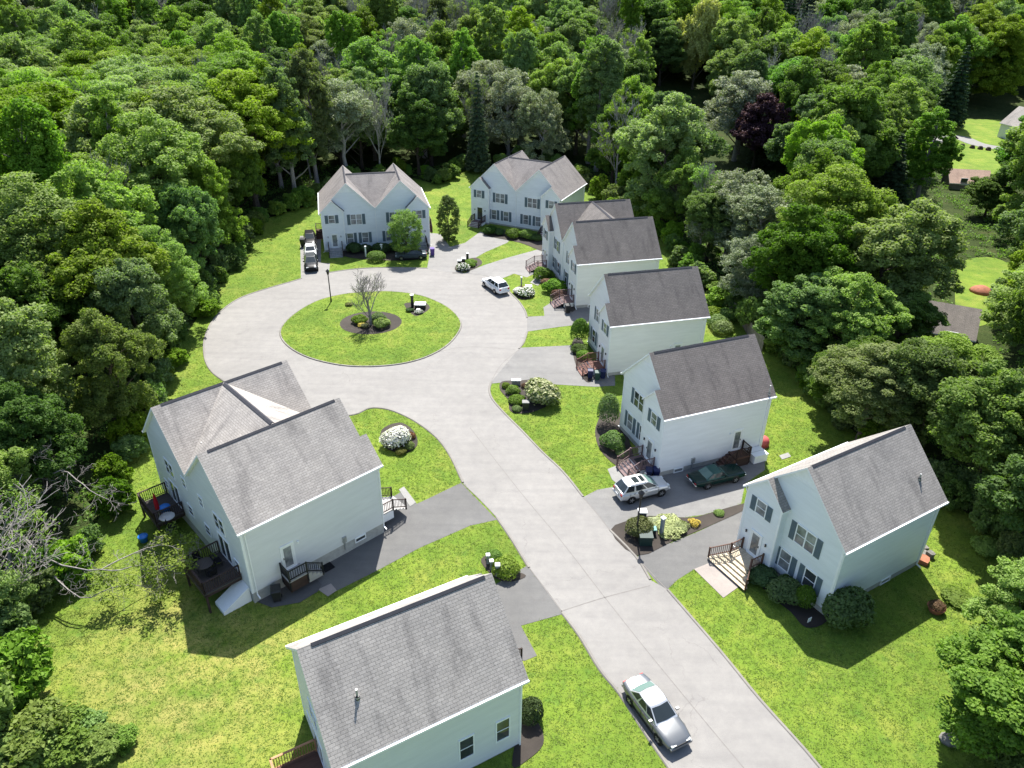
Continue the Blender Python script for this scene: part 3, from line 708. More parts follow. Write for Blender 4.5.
HS = {
 'H7': dict(pose=(19.365, 39.385, -1.04, .1), units=1, bumps=[-1], siding='siding_blue', roof='shingle_mid', label='nearest single house on the right, with a pale tan flared stair and grey roof', steps=dict(wood='wood_tan', rail='wood_brown', flare=.22, riser='wood_tan', depth=1.3), sides=('r', 'l'), side_kind={'r': 'low', 'l': 'door'}, vents=[(2.6, 8.9, .45)]),
 'H5': dict(pose=(11.494, 55.237, -1.193, .05), units=1, bumps=[1], siding='siding', roof='shingle_brown', label='single house with a dark roof beside the silver SUV and the dark green saloon', steps=dict(wood='wood_mauve', rail='wood_mauve', riser='trim', mat=True), side_wood='wood_brown', side_kind={'r': 'door', 'l': 'windows'}, bulkhead=((W_ / 2 + .1, W_ / 2 + 1.35), 8.6, 10.0, 'box'), vents=[(3.9, 9.9, .8)]),
 'H4': dict(pose=(9.476, 72.82, -1.317, 0), units=1, bumps=[1], siding='siding_warm', roof='shingle_dark', label='single dark roofed house with reddish front steps and blue bins at its corner', steps=dict(wood='wood_red', rail='wood_red', riser='trim'), side_kind={'r': 'door', 'l': 'windows'}),
 'H6': dict(pose=(-12.674, 46.503, 2.333, .55), units=2, bumps=[-1, 1], siding='siding_green', roof='shingle_grey', label='pale grey roofed double house left of the road with two dark back decks', steps=dict(wood='wood_grey', rail='wood_dark'), side_kind={'l': 'door', 'r': 'door'}, side_wood='wood_grey', side_rail='lamp_black', deck=dict(wood='wood_weather', rail='wood_dark', spec=[(1.15, 2.6, -2.6, .75), (.85, 2.15, -2.6, .75)]), bulkhead=((-3.5, -2.15), D_ + .02, D_ + 2.0, 'slope'), vents=[(W_ - 2.9, 8.6, .45)], roof_patch=[(W_ + 1.2, 3.1), (W_ + 2.1, 2.0)]),
 'H8': dict(pose=(-1.053, 29.835, 2.09, -.3), units=1, bumps=[1], siding='siding_green', roof='shingle_grey', label='house at the bottom edge with a stained pale grey roof filling most of the view', steps=dict(wood='wood_grey', rail='wood_dark'), side_kind={'l': 'windows', 'r': 'door'}, deck=dict(wood='wood_brown', rail='wood_orange', spec=[(.5, 2.5, -1.2, 3.4)]), vents=[(-2.25, 8.5, .55)]),
 'H3': dict(pose=(5.429 + W_ * sin(.0) - 0, 97.602, -1.326, 0), units=2, bumps=[-1, 1], siding='siding_warm', roof='shingle_dark', label='double house with dark grey cross roof behind a row of shrubs beside the circle', steps=dict(wood='wood_mauve', rail='wood_mauve', riser='white_paint')),
 'H1': dict(pose=(-24.217, 106.495, .235, -.1), units=2, bumps=[-1, 1], siding='siding_blue', roof='shingle_tan', label='double house facing the circle with a round leafy tree before its right half', steps=dict(wood='wood_grey', rail='wood_dark', riser='grey_paint'), glass='glass_curtain'),
 'H2': dict(pose=(-3.31, 119.102, -.441, -.15), units=2, bumps=[-1, 1], siding='siding_blue', roof='shingle_tan', label='double house with brownish roof at the far end of the circle beyond a sloping lawn', steps=dict(wood='wood_mauve', rail='wood_dark', riser='white_paint'), doors=['door_dark', 'door_white'], glass='glass_curtain'),
}
HOUSE = {}
for k_, c_ in HS.items(): HOUSE[k_] = house(c_)
def HL(key, x, y, z=0):
    hx, hy, a, hz = HS[key]['pose']; return (hx + cos(a) * x - sin(a) * y, hy + sin(a) * x + cos(a) * y, z)
#---CONT2

# ------------------------------------------------------------------ foliage
def quads(name, P, Nrm, size, tone, mat, aspect=.6, parent=None, rng=NR, extra=None):
    """leaf faces: centres P, normals Nrm"""
    n = len(P); Nrm = Nrm / (np.linalg.norm(Nrm, axis=1, keepdims=True) + 1e-9)
    r = rng.normal(size=(n, 3)); u = np.cross(Nrm, r); u /= np.linalg.norm(u, axis=1, keepdims=True) + 1e-9; v = np.cross(Nrm, u)
    s = (np.asarray(size) * rng.uniform(.7, 1.3, n))[:, None]
    a = u * s * .5; b = v * s * .5 * aspect
    V = np.stack([P - a, P + b + Nrm * s * .06, P + a, P - b + Nrm * s * .06], 1).reshape(-1, 3)
    me = bpy.data.meshes.new(name); me.vertices.add(4 * n); me.vertices.foreach_set('co', V.astype(np.float32).ravel())
    me.loops.add(4 * n); me.loops.foreach_set('vertex_index', np.arange(4 * n, dtype=np.int32))
    me.polygons.add(n); me.polygons.foreach_set('loop_start', np.arange(0, 4 * n, 4, dtype=np.int32)); me.polygons.foreach_set('loop_total', np.full(n, 4, np.int32))
    at = me.attributes.new('tone', 'FLOAT', 'FACE'); at.data.foreach_set('value', np.clip(tone, 0, 1).astype(np.float32))
    mats = mat if isinstance(mat, (list, tuple)) else [mat]
    for m_ in mats: me.materials.append(M[m_])
    if extra is not None: me.polygons.foreach_set('material_index', extra.astype(np.int32))
    me.update(calc_edges=True); me.validate()
    return me
def rdir(n, rng): d = rng.normal(size=(n, 3)); return d / np.linalg.norm(d, axis=1, keepdims=True)
def leafcloud(C, rad, n, rng, flat_=.8, up=.5, shell=.35, jitter=.6):
    """n leaves round each cluster centre"""
    k = len(C); d = rdir(k * n, rng); t = (shell + (1 - shell) * rng.random(k * n)) ** .6
    rr = np.repeat(rad, n)
    off = d * (t * rr)[:, None]; off[:, 2] *= flat_
    P = np.repeat(C, n, 0) + off
    N = d * .55 + np.array([0, 0, up]) + rng.normal(size=d.shape) * jitter
    tone = np.repeat(rng.random(k), n) * .6 + rng.random(k * n) * .4
    return P, N, tone
def crown_clusters(rng, H, Rr, z0, style):
    out = []; rad = []
    if style in ('broad', 'dense', 'tall', 'feather', 'willow'):
        nl = {'broad': 11, 'dense': 13, 'tall': 11, 'feather': 14, 'willow': 10}[style]
        zc = (z0 + H) / 2; hz = (H - z0) / 2
        lobes = [(np.array([0, 0, zc]), Rr * .66, hz * .74)]
        for i in range(nl):
            a = 2.4 * i + rng.uniform(-.4, .4); q = rng.uniform(.42, .66); zz = zc + hz * rng.uniform(-.55, .62)
            zz = zc + hz * rng.uniform(-.8, .6) if i % 2 else zz; fall = math.sqrt(max(.1, 1 - ((zz - zc) / hz) ** 2))
            lobes.append((np.array([cos(a) * Rr * q * fall, sin(a) * Rr * q * fall, zz]), Rr * rng.uniform(.30, .44), hz * rng.uniform(.24, .40)))
        lobes.append((np.array([rng.uniform(-.2, .2) * Rr, rng.uniform(-.2, .2) * Rr, H - hz * .34]), Rr * .36, hz * .34))
        for c, lr, lz in lobes:
            m_ = max(8, int(34 * (lr / (Rr * .4)) ** 1.5))
            d = rdir(m_, rng); d[:, 2] = np.where(d[:, 2] < -.5, -d[:, 2], d[:, 2])
            p = c + d * np.array([lr, lr, lz]) * rng.uniform(.70, 1.12, (m_, 1))
            out.append(p); rad.append(rng.uniform(.45, 1.0, m_) * Rr * .155)
        out = np.concatenate(out); rad = np.concatenate(rad)
    elif style in ('cone', 'spruce'):
        zs = np.arange(z0, H - .2, (H - z0) / (17 if style == 'cone' else 21))
        for i, z in enumerate(zs):
            f = 1 - (z - z0) / (H - z0); r = Rr * (f ** .85) * rng.uniform(.86, 1.1); k = max(4, int(10 * f + 4))
            for j in range(k):
                a = 2 * pi * j / k + i * .7 + rng.uniform(-.2, .2)
                for q in ((.35, .62, .9) if f > .4 else (.45, .85)):
                    out.append([cos(a) * r * q, sin(a) * r * q, z - r * q * .22]); rad.append(Rr * .16 * (.5 + .5 * f))
        out.append([0, 0, H - .3]); rad.append(.3); out = np.array(out); rad = np.array(rad)
    return np.array(out), np.array(rad)
def limb_mesh(rng, H, Rr, z0, mat, C=None, thick=None, lean=(0, 0)):
    mb = MB(); t = thick or .018 * H + .05
    top = H * .86; pts = [(0, 0, -.6)]
    for k in range(1, 8):
        f = k / 7; pts.append((rng.normal() * .02 * H * f + lean[0] * f, rng.normal() * .02 * H * f + lean[1] * f, top * f))
    mb.tube(pts, [t * 1.35] + [t * (1 - .85 * k / 7) for k in range(1, 8)], 7, mat)
    if C is not None and len(C):
        sel = C[rng.choice(len(C), min(len(C), 26), replace=False)]
        for c in sel:
            zb = min(max(z0 * .75, c[2] - np.hypot(c[0], c[1]) * .8), top * .93); f = zb / top; i = min(6, int(f * 7)); q = f * 7 - i
            b = [pts[i][k] + (pts[i + 1][k] - pts[i][k]) * q for k in range(3)]
            md = [(b[k] + c[k]) / 2 + rng.normal() * .12 for k in range(3)]; md[2] += .25
            r0 = t * .42 * (1 - f * .6); mb.tube([b, md, list(c)], [r0, r0 * .6, .02], 4, mat)
    return mb
def bare_mesh(rng, H, Rr, mat, seed_n=3, dens=1.0, upright=.5, trunk_r=None, tiny=.012):
    mb = MB(); tr = trunk_r or .014 * H + .03; tips = []
    def grow(p, d, L, r, lev):
        n = 3; pts = [p]; q = Vector(p); dd = Vector(d)
        for k in range(n):
            dd = (dd + Vector((rng.normal() * .16, rng.normal() * .16, rng.normal() * .10 + .07 * upright))).normalized(); q = q + dd * (L / n); pts.append(tuple(q))
        rr = [r * (1 - .55 * k / n) for k in range(n + 1)]
        mb.tube(pts, [max(tiny, x) for x in rr], 6 if lev == 0 else (4 if lev == 1 else 3), mat, cap=False)
        if lev >= 4: tips.append(tuple(q)); return
        kids = [0, 6, 5, 5, 4][lev + 1] if lev + 1 < 5 else 3
        kids = max(2, int(round(kids * dens)))
        for k in range(kids):
            t = .35 + .65 * (k + .6) / kids if lev else .28 + .7 * (k + .5) / kids
            i = min(n - 1, int(t * n)); f = t * n - i; b = [pts[i][j] + (pts[i + 1][j] - pts[i][j]) * f for j in range(3)]
            a = k * 2.4 + rng.uniform(0, 1); side = Vector((cos(a), sin(a), 0)); axis = dd
            nd = (axis * (.5 + .35 * upright) + side * (.75 - .2 * upright) + Vector((0, 0, .25 * upright))).normalized()
            grow(tuple(b), nd, L * rng.uniform(.48, .66), rr[i] * .55, lev + 1)
        tips.append(tuple(q))
    grow((0, 0, -.4), (0, 0, 1), H * .5, tr, 0)
    v = np.array(mb.v); sx = Rr / max(.1, np.percentile(np.hypot(v[:, 0], v[:, 1]), 97)); sz = H / v[:, 2].max()
    mb.v = [(a * sx, b * sx, c * sz) for a, b, c in mb.v]
    return mb, np.array([(a * sx, b * sx, c * sz) for a, b, c in tips])

PROTO = {}
def proto(name, crown_me, trunk_mb, H, Rr):
    t = trunk_mb.build('trunk'); tm = t.data; bpy.data.objects.remove(t)
    PROTO.setdefault(name, []).append((crown_me, tm, H, Rr))
def make_broad(name, seed, H, Rr, z0, style, mat, bark, n=230, size=.34, **kw):
    rng = np.random.default_rng(seed); C, rad = crown_clusters(rng, H, Rr, z0, style)
    P, N, tone = leafcloud(C, rad, n, rng, **kw)
    proto(name, quads('crown', P, N, size, tone, mat, .62, rng=rng), limb_mesh(rng, H, Rr, z0, bark, C), H, Rr)
for s in range(3): make_broad('broad', 20 + s, 17, 6.4, 1.6, 'broad', 'leaf_mid', 'bark', 180, .29)
for s in range(3): make_broad('dense', 30 + s, 16, 6.0, 1.0, 'dense', 'leaf_dark', 'bark_dark', 175, .30, flat_=.75)
for s in range(2): make_broad('tall', 40 + s, 20, 4.6, 3.0, 'tall', 'leaf_mid', 'bark_grey', 150, .28, flat_=.9)
for s in range(3): make_broad('feather', 50 + s, 16, 7.0, 1.8, 'feather', 'leaf_feather', 'bark', 180, .25, flat_=.55, up=.7, jitter=.5)
make_broad('willow', 60, 11, 5, 1.6, 'willow', 'leaf_yellow', 'bark', 110, .34, flat_=1.2, up=.3)
make_broad('silver', 61, 14, 5.6, 1.6, 'broad', 'leaf_silver', 'bark_silver', 115, .22, flat_=.8)
make_broad('silver', 62, 15, 5.2, 2, 'feather', 'leaf_silver', 'bark_silver', 100, .21, flat_=.7)
make_broad('purple', 63, 12, 5, 2.5, 'broad', 'leaf_purple', 'bark_dark', 110, .34)
for s in range(2): make_broad('conifer', 70 + s, 18, 3.9, 1.5, 'spruce', 'needle_dark', 'bark_dark', 75, .32, flat_=.45, up=.9)
make_broad('blue_conifer', 72, 15, 3.0, 1.0, 'spruce', 'needle_blue', 'bark_dark', 60, .32, flat_=.45, up=.9)
for s in range(3):
    rng = np.random.default_rng(80 + s); mb, tips = bare_mesh(rng, 17, 4.4, 'bark_silver', dens=1.0, upright=.8, tiny=.03)
    C = tips[rng.choice(len(tips), 90)]; P, N, tone = leafcloud(C, np.full(90, .6), (8, 40, 60)[s], rng)
    proto('bare', quads('crown', P, N, .26, tone, 'leaf_mid' if s else 'leaf_silver', rng=rng), mb, 17, 4.4)
TREES = []
def tree(kind, x, y, H, label, cat='tree', group=None, Rr=None, name=None, var=None, rz=None, z=None):
    ps = PROTO[kind]; cm, tm, h0, r0 = ps[var if var is not None else rnd.randrange(len(ps))]
    sz = H / h0; sx = (Rr / r0) if Rr else sz * rnd.uniform(.88, 1.12)
    e = empty(name or {'conifer': 'conifer_tree', 'blue_conifer': 'conifer_tree', 'bare': 'bare_tree'}.get(kind, 'leafy_tree'), (x, y, float(terr(x, y)) if z is None else z), rnd.uniform(0, 6.28) if rz is None else rz, label, cat, group, (sx, sx * rnd.uniform(.92, 1.08), sz))
    for nm, me in (('crown', cm), ('trunk', tm)):
        o = bpy.data.objects.new(nm, me); o.parent = e; col.objects.link(o)
    TREES.append((x, y, sx * r0)); return e

# ---- trees the photo singles out
def T(kind, px, py, H, label, Rr=None, **k): x, y = G(px, py); return tree(kind, x, y, H, label, Rr=Rr, **k)
def egg_tree(name, seed, H, Rr, z0, mat, shape='round', n=15000):
    rng = np.random.default_rng(seed); m_ = n // 60; d = rdir(m_, rng); t = rng.uniform(.55, 1.0, m_) ** .5
    C = d * t[:, None] * np.array([Rr, Rr, (H - z0) / 2]); f = np.ones(m_)
    if shape == 'cone': f = np.clip(1.0 - .42 * (C[:, 2] / ((H - z0) / 2)), .4, 1.1) * .85
    C[:, :2] *= f[:, None] * .86; C[:, 2] = C[:, 2] * .93 + (H + z0) / 2; rad = rng.uniform(.3, .5, m_) * (Rr / 2.4)
    P, N, tone = leafcloud(C, rad, 60, rng, flat_=.7); N += np.repeat(d, 60, 0) * .5; P[:, 2] = np.maximum(P[:, 2], .1)
    proto(name, quads('crown', P, N, .17, tone, mat, .62, rng=rng), limb_mesh(rng, H * .8, Rr, 1, 'bark', C[:20]), H, Rr)
egg_tree('round', 90, 7, 2.6, .5, 'leaf_mid'); egg_tree('pillar', 91, 7, 2.0, -.5, 'leaf_dark')
T('round', 407, 258, 7.4, 'round leafy green tree standing in front of the right half of the end double house', 2.75)
T('pillar', 449, 240, 7.3, 'dense dark cone of a tree on the grass between the two end double houses', 2.0)
rng = np.random.default_rng(95); mb, tips = bare_mesh(rng, 7, 3.1, 'bark_grey', dens=1.05, upright=.9, tiny=.011)
C = tips[rng.choice(len(tips), 60)]; P, N, tone = leafcloud(C, np.full(60, .28), 7, rng)
proto('island', quads('crown', P, N, .12, tone, 'leaf_silver', rng=rng), mb, 7, 3.1)
T('island', 371, 326, 7.2, 'small leafless looking grey tree in the mulch circle of the round island', 3.0, name='bare_tree', z=.14)
T('purple', 752, 172, 15, 'dark purple leaved tree in the wood right of the far double houses', 6.2)
T('willow', 690, 106, 23, 'pale yellow green domed tree high in the wood right of centre', 7.5)
T('silver', 724, 262, 13, 'silvery grey thin leaved tree behind the single house with the reddish steps', 6.0, var=0)
T('bare', 700, 250, 13, 'grey twiggy tree with hardly any leaves behind the dark roofed double house', 4.4, var=1)
T('silver', 752, 278, 13, 'loose greyish green tree next to the silvery grey one behind the row of houses', 6.0, var=1)
T('broad', 803, 262, 15.5, 'bright green lobed tree among darker ones right of the row of houses', 6.2)
T('broad', 868, 336, 16, 'large broad mid green tree overhanging the dark roof half hidden in the wood', 8.2)
T('conifer', 882, 212, 13.5, 'grey green pointed conifer among round trees in the right wood', 4.0)
T('conifer', 759, 165, 11, 'small pointed conifer in front of the dark purple tree', 3.0)
T('blue_conifer', 929, 100, 15, 'slim blue grey conifer near the far lawn at upper right', 3.2)
T('conifer', 945, 128, 20, 'tall dark conifer at the left end of the far lawn', 4.6)
T('conifer', 478, 172, 19, 'narrow dark ivy green tree rising behind the gap between the end double houses', 2.6)
for kd, px, py, hh, rr, lb in [('silver', 748, 312, 10, 4.6, 'grey green tree just beyond the board fence'), ('dense', 792, 362, 10, 5.2, 'dark green tree right of the board fence'), ('broad', 836, 372, 11, 5.4, 'mid green tree between the board fence and the bright feathery low trees'), ('dense', 706, 262, 11, 4.6, 'dark tree pressed against the rear of the dark roofed houses'),
        ('broad', 672, 236, 13, 5.2, 'leafy tree behind the rear corner of the dark roofed double house'), ('dense', 640, 205, 14, 5.4, 'dark leafy tree behind the roof of the dark roofed double house'), ('broad', 612, 183, 15, 5.6, 'leafy tree right behind the far right double house'), ('dense', 984, 218, 7, 4.2, 'low dark tree before the brown roofed low house'), ('dense', 893, 356, 8, 4.0, 'dark low tree at the left end of the roof half hidden in the wood')]: T(kd, px, py, hh, lb, rr)
for kd, px, py, hh, rr, lb in [('broad', 128, 432, 12, 4.4, 'leafy tree at the lawn edge level with the back corner of the left double house'), ('dense', 150, 378, 13, 4.6, 'dark tree at the lawn edge beside the lower left of the turning circle'), ('feather', 172, 334, 13, 4.8, 'feathery tree at the lawn edge level with the island'), ('dense', 200, 293, 14, 4.6, 'dark tree at the grass strip left of the turning circle'), ('broad', 218, 262, 15, 5.0, 'leafy tree near the top of the grass strip at left'), ('dense', 240, 226, 15, 4.8, 'dark tree at the far end of the grass strip at left')]: T(kd, px, py, hh, lb, rr)
T('tall', 914, 210, 17, 'tall green tree before the small far house at upper right', 5.0)
T('broad', 1022, 322, 16, 'shady spreading tree beside the small sunny lawn on the right edge', 6.0)
for i, (px, py, hh, rr, lb) in enumerate([(858, 440, 10, 5.4, 'bright green feathery low tree left of its pair behind the grey roofed right house'), (918, 436, 10.5, 5.8, 'bright green feathery low tree right of its pair behind the grey roofed right house')]): T('feather', px, py, hh, lb, rr)
T('dense', 842, 412, 8, 'dark green tree closest to the backyard fence on the right', 4.2)
for px, py, hh, rr, kd, lb in [(998, 748, 8.5, 4.9, 'dense', 'big leafy tree filling the lower right corner of the view'), (1010, 655, 7.5, 3.8, 'broad', 'smaller leafy tree just behind the one in the lower right corner'),
        (1035, 560, 13, 5.6, 'dense', 'tall dark leafy tree at the right edge behind the nearest right house'), (1040, 480, 15, 6.0, 'broad', 'leafy tree at the right edge beyond the tall dark one'),
        (968, 498, 12, 5.0, 'dense', 'dark tree standing close behind the nearest right house'), (905, 455, 11, 4.8, 'dense', 'dark tree left of its like behind the nearest right house'),
        (5, 545, 9.5, 4.2, 'broad', 'leafy tree behind the leaning dead limbs at the left edge'), (50, 495, 10.5, 4.2, 'dense', 'dark leafy tree at the edge of the lawn beside the left double house'), (-12, 640, 8, 3.6, 'broad', 'leafy tree cut by the left edge below the dead limbs')]: T(kd, px, py, hh, lb, rr)
#---CONT3

# ------------------------------------------------------------------ shrubs
def shrub_mesh(seed, rx, ry, rz, n, size, mat, shape='round', flower=0, fmat='blossom_white', lumpy=.12):
    rng = np.random.default_rng(seed); d = rdir(n, rng); d[:, 2] = np.where(d[:, 2] < -.25, -d[:, 2], d[:, 2])
    ld = rdir(14, rng); lump = 1 + lumpy * np.max(np.maximum(0, d @ ld.T) ** 5, axis=1) - lumpy * .6 + rng.normal(size=n) * .035
    depth = np.where(rng.random(n) < .7, 1, rng.uniform(.6, 1, n))
    P = d * np.array([rx, ry, rz]) * (lump * depth)[:, None]
    if shape == 'cone': f = np.clip(1 - (P[:, 2] / rz + .2) * .55, .25, 1); P[:, :2] *= f[:, None]
    P[:, 2] += rz * .78; P[:, 2] = np.maximum(P[:, 2], .03)
    N = d + rng.normal(size=d.shape) * .5; tone = rng.random(n) * .6 + .4 * (lump - lump.min()) / np.ptp(lump)
    fl = (rng.random(n) < flower * (.35 + .65 * (d[:, 2] > -.1))) & (depth == 1); P[fl] += d[fl] * size * .5
    return quads('shrub', P, N, size, tone, [mat, fmat], .65, rng=rng, extra=fl.astype(int))
SH = {}
SH['dark'] = shrub_mesh(1, 1, 1, .85, 2600, .17, 'shrub_dark', lumpy=.28); SH['mid'] = shrub_mesh(2, 1, 1, .85, 2600, .17, 'leaf_dark', lumpy=.42)
SH['oval'] = shrub_mesh(3, 1, 1, .8, 3800, .11, 'shrub_bright', lumpy=.02); SH['cone'] = shrub_mesh(4, 1, 1, 1.1, 3600, .13, 'shrub_dark', 'cone', lumpy=.04)
SH['egg'] = shrub_mesh(5, 1, 1, 1.15, 3400, .13, 'leaf_dark', lumpy=.05); SH['bright'] = shrub_mesh(6, 1, 1, .8, 1800, .18, 'shrub_bright', lumpy=.2)
SH['olive'] = shrub_mesh(7, 1, 1, .8, 2200, .16, 'shrub_olive', lumpy=.3); SH['pale'] = shrub_mesh(8, 1, 1, .8, 2200, .18, 'shrub_pale', lumpy=.6)
SH['red'] = shrub_mesh(9, 1, 1, .8, 1800, .17, 'shrub_red', lumpy=.3); SH['orange'] = shrub_mesh(10, 1, 1, .8, 900, .2, 'shrub_orange', lumpy=.6)
SH['white'] = shrub_mesh(11, 1, 1, .9, 3600, .17, 'shrub_dark', flower=.66, lumpy=.34); SH['cream'] = shrub_mesh(12, 1, 1, .85, 3400, .19, 'shrub_bright', flower=.30, fmat='shrub_pale', lumpy=.38)
SH['spot'] = shrub_mesh(13, 1, 1, .85, 2200, .18, 'shrub_dark', flower=.22, lumpy=.2); SH['loose'] = shrub_mesh(14, 1, 1, .8, 1500, .22, 'leaf_mid', lumpy=.45)
def shrub_at(kind, x, y, r, hh, label, group=None, name='shrub', cat='shrub', z=0, rz=None):
    o = bpy.data.objects.new(name, SH[kind]); col.objects.link(o); o.location = (x, y, z); o.scale = (r, r * rnd.uniform(.92, 1.08), hh / 1.62); o.rotation_euler = (0, 0, rnd.uniform(0, 6) if rz is None else rz)
    return tag(o, label, cat, group)
def S(kind, px, py, r, hh, label, **k): x, y = G(px, py, hh * .35); return shrub_at(kind, x, y, r, hh, label, **k)
S('white', 396, 440, 1.15, 1.75, 'big round bush covered in white blossom on the small front lawn'); S('bright', 409, 446, .5, .7, 'small bright green bush at the foot of the white blossoming one')
S('olive', 401, 452, .5, .55, 'low olive bush below the white blossoming one'); S('red', 411, 436, .42, .6, 'orange red little bush beside the white blossoming one')
S('cream', 541, 395, 1.75, 2.2, 'big round bush with cream flower heads in the corner bed by the road')
for kd, px, py, r, h_, lb in [('bright', 506, 386, .45, .6, 'small bush at the tip of the corner bed'), ('mid', 513, 391, .68, .8, 'dark green round bush beside the cream flowered one'), ('bright', 517, 400, .85, .8, 'yellow green low bush in the middle of the corner bed'),
        ('bright', 517, 409, .5, .5, 'yellow green tuft at the front of the corner bed'), ('red', 526, 386, .45, .6, 'reddish low bush behind the grey box in the corner bed')]: S(kd, px, py, r, h_, lb)
for kd, px, py, r, h_, lb in [('egg', 608, 417, 1.05, 2.6, 'tall egg shaped dark bush at the corner of the house beside the silver SUV'), ('mid', 613, 443, 1.15, 1.5, 'broad bush between the egg shaped bush and the mauve steps'), ('bright', 622, 453, .6, .6, 'bright green low bush beside the mauve steps')]: S(kd, px, py, r, h_, lb)
for kd, px, py, r, h_, lb in [('dark', 762, 577, .98, 1.2, 'dark round bush right beside the pale tan flared stair'), ('mid', 785, 592, 1.2, 1.5, 'largest rounded bush in the bed under the front windows of the nearest right house'), ('egg', 804, 602, .68, 1.5, 'small egg shaped bush at the end of the bed before the nearest right house'), ('mid', 846, 610, 1.65, 2.5, 'big bushy shrub at the shaded side of the nearest right house')]: S(kd, px, py, r, h_, lb)
S('bright', 506, 569, 1.0, 1.3, 'clipped round bush above the roof corner at the lower driveway'); S('bright', 494, 557, .62, .8, 'small soft bush behind the white topped posts at the lower driveway'); S('dark', 531, 713, .72, 1.5, 'dark bush at the street side wall of the house at the bottom edge')
for kd, px, py, r, h_, lb in [('olive', 639, 529, 1.0, 1.4, 'olive brown bush under the lamp post between the two driveways'), ('pale', 668, 526, 1.2, .55, 'pale variegated spreading plant in the mulch strip between two driveways'), ('pale', 655, 524, .65, .5, 'yellow green plant next to the pale variegated one in the mulch strip'), ('orange', 694, 523, .45, .5, 'orange and yellow small plant in the mulch strip'), ('bright', 719, 513, .42, .4, 'little green plant at the narrow end of the mulch strip'), ('pale', 681, 527, .6, .6, 'cream coloured plant at the end of the variegated clump')]: S(kd, px, py, r, h_, lb)
# along the fronts
S('oval', 376, 257, 1.25, 1.5, 'bright clipped oval bush on the lawn before the end double house')
for kd, px, py, r, h_, lb in [('dark', 354, 249, 1.05, 1.5, 'first dark bush right of the entry steps of the end double house'), ('dark', 366, 249, .8, 1.2, 'second dark bush right of the entry steps of the end double house'), ('dark', 381, 249, 1.3, 1.6, 'wide dark bush behind the bright oval bush'), ('dark', 394, 248, .95, 1.3, 'dark bush partly behind the round leafy tree')]: S(kd, px, py, r, h_, lb)
for i, (kd, px, py, r, h_, lb) in enumerate([('dark', 490, 231, 1.1, 1.4, 'bush nearest the entry steps of the far right double house'), ('dark', 499, 232.5, .8, 1.0, 'second and smaller bush from the entry steps of the far right double house'), ('mid', 513, 234.5, 1.3, 1.3, 'wide mid green bush under the middle windows of the far right double house'), ('mid', 526, 235.5, 1.1, 1.4, 'fourth bush from the entry steps of the far right double house'), ('dark', 535, 238, 1.0, .9, 'last low bush of the far right double house by its right entry')]): S(kd, px, py, r, h_, lb)
for kd, px, py, r, h_, lb in [('mid', 543, 275.5, 1.35, 1.7, 'round bush closest to the far steps of the dark roofed double house'), ('red', 548, 283, .95, 1.0, 'brownish red bush between two green ones at the dark roofed double house'), ('mid', 555, 288, 1.4, 1.7, 'larger green bush in the middle of the row at the dark roofed double house'), ('red', 559, 295, 1.05, 1.2, 'reddish brown bush beside the near steps of the dark roofed double house'), ('dark', 563, 290, .7, 1.0, 'dark bush against the wall near the near steps of the dark roofed double house'), ('dark', 551, 279, .7, .9, 'dark little bush against the wall at the dark roofed double house')]: S(kd, px, py, r, h_, lb)
for kd, px, py, r, h_, lb in [('egg', 579.5, 337, 1.05, 2.4, 'tall dark egg shaped bush at the corner of the house with reddish steps'), ('mid', 580, 350, .9, 1.0, 'dark bush behind the reddish steps'), ('bright', 584, 356, .85, 1.0, 'light green bush next to the reddish steps')]: S(kd, px, py, r, h_, lb)
for kd, px, py, r, h_, lb in [('spot', 526, 293, 1.15, 1.0, 'green and white speckled bush in the small round lawn bed behind the white SUV'), ('white', 519, 291.5, .8, .85, 'white flowering bush in the small round lawn bed behind the white SUV'), ('orange', 524, 288.5, .35, .6, 'yellow and orange flowers in the small round lawn bed'), ('spot', 463, 268, 1.0, 1.0, 'speckled bush at the front of the bed between two far driveways'), ('mid', 470, 263.5, 1.0, .8, 'low dark bush at the back of the bed between two far driveways')]: S(kd, px, py, r, h_, lb)
for kd, px, py, r, h_, lb in [('loose', 360, 321, .9, .9, 'loose green plant behind the small tree in the island bed'), ('orange', 361, 326, .5, .45, 'yellow flowering plant in the island bed'), ('mid', 378, 319, .9, .9, 'dark plant at the back right of the island bed'), ('loose', 382, 325, 1.0, 1.0, 'light green plant at the right of the island bed'), ('olive', 365, 327, .5, .5, 'olive plant at the front of the island bed'), ('dark', 410, 311, .5, .4, 'low plant by the grey pillar on the island'), ('spot', 419, 313, .5, .4, 'low plant at the front of the diamond bed on the island')]: S(kd, px, py, r, h_, lb, z=.13)
S('olive', 349, 305.5, .45, .35, 'brown weed tuft on the island lawn left of the small tree', z=.13)
S('loose', 988, 548, 1.1, .9, 'greyish low bush in the shady back corner of the right lawn'); S('loose', 958, 598, 1.0, .5, 'bluish low ground plant on the right lawn')
for i, (px, py) in enumerate([(718, 322), (726, 316), (713, 314), (722, 328)]): S('bright', px, py, 1.3, 1.5, 'sunny yellow green bush behind the single house with reddish steps', group='sunny bushes behind the house with reddish steps')

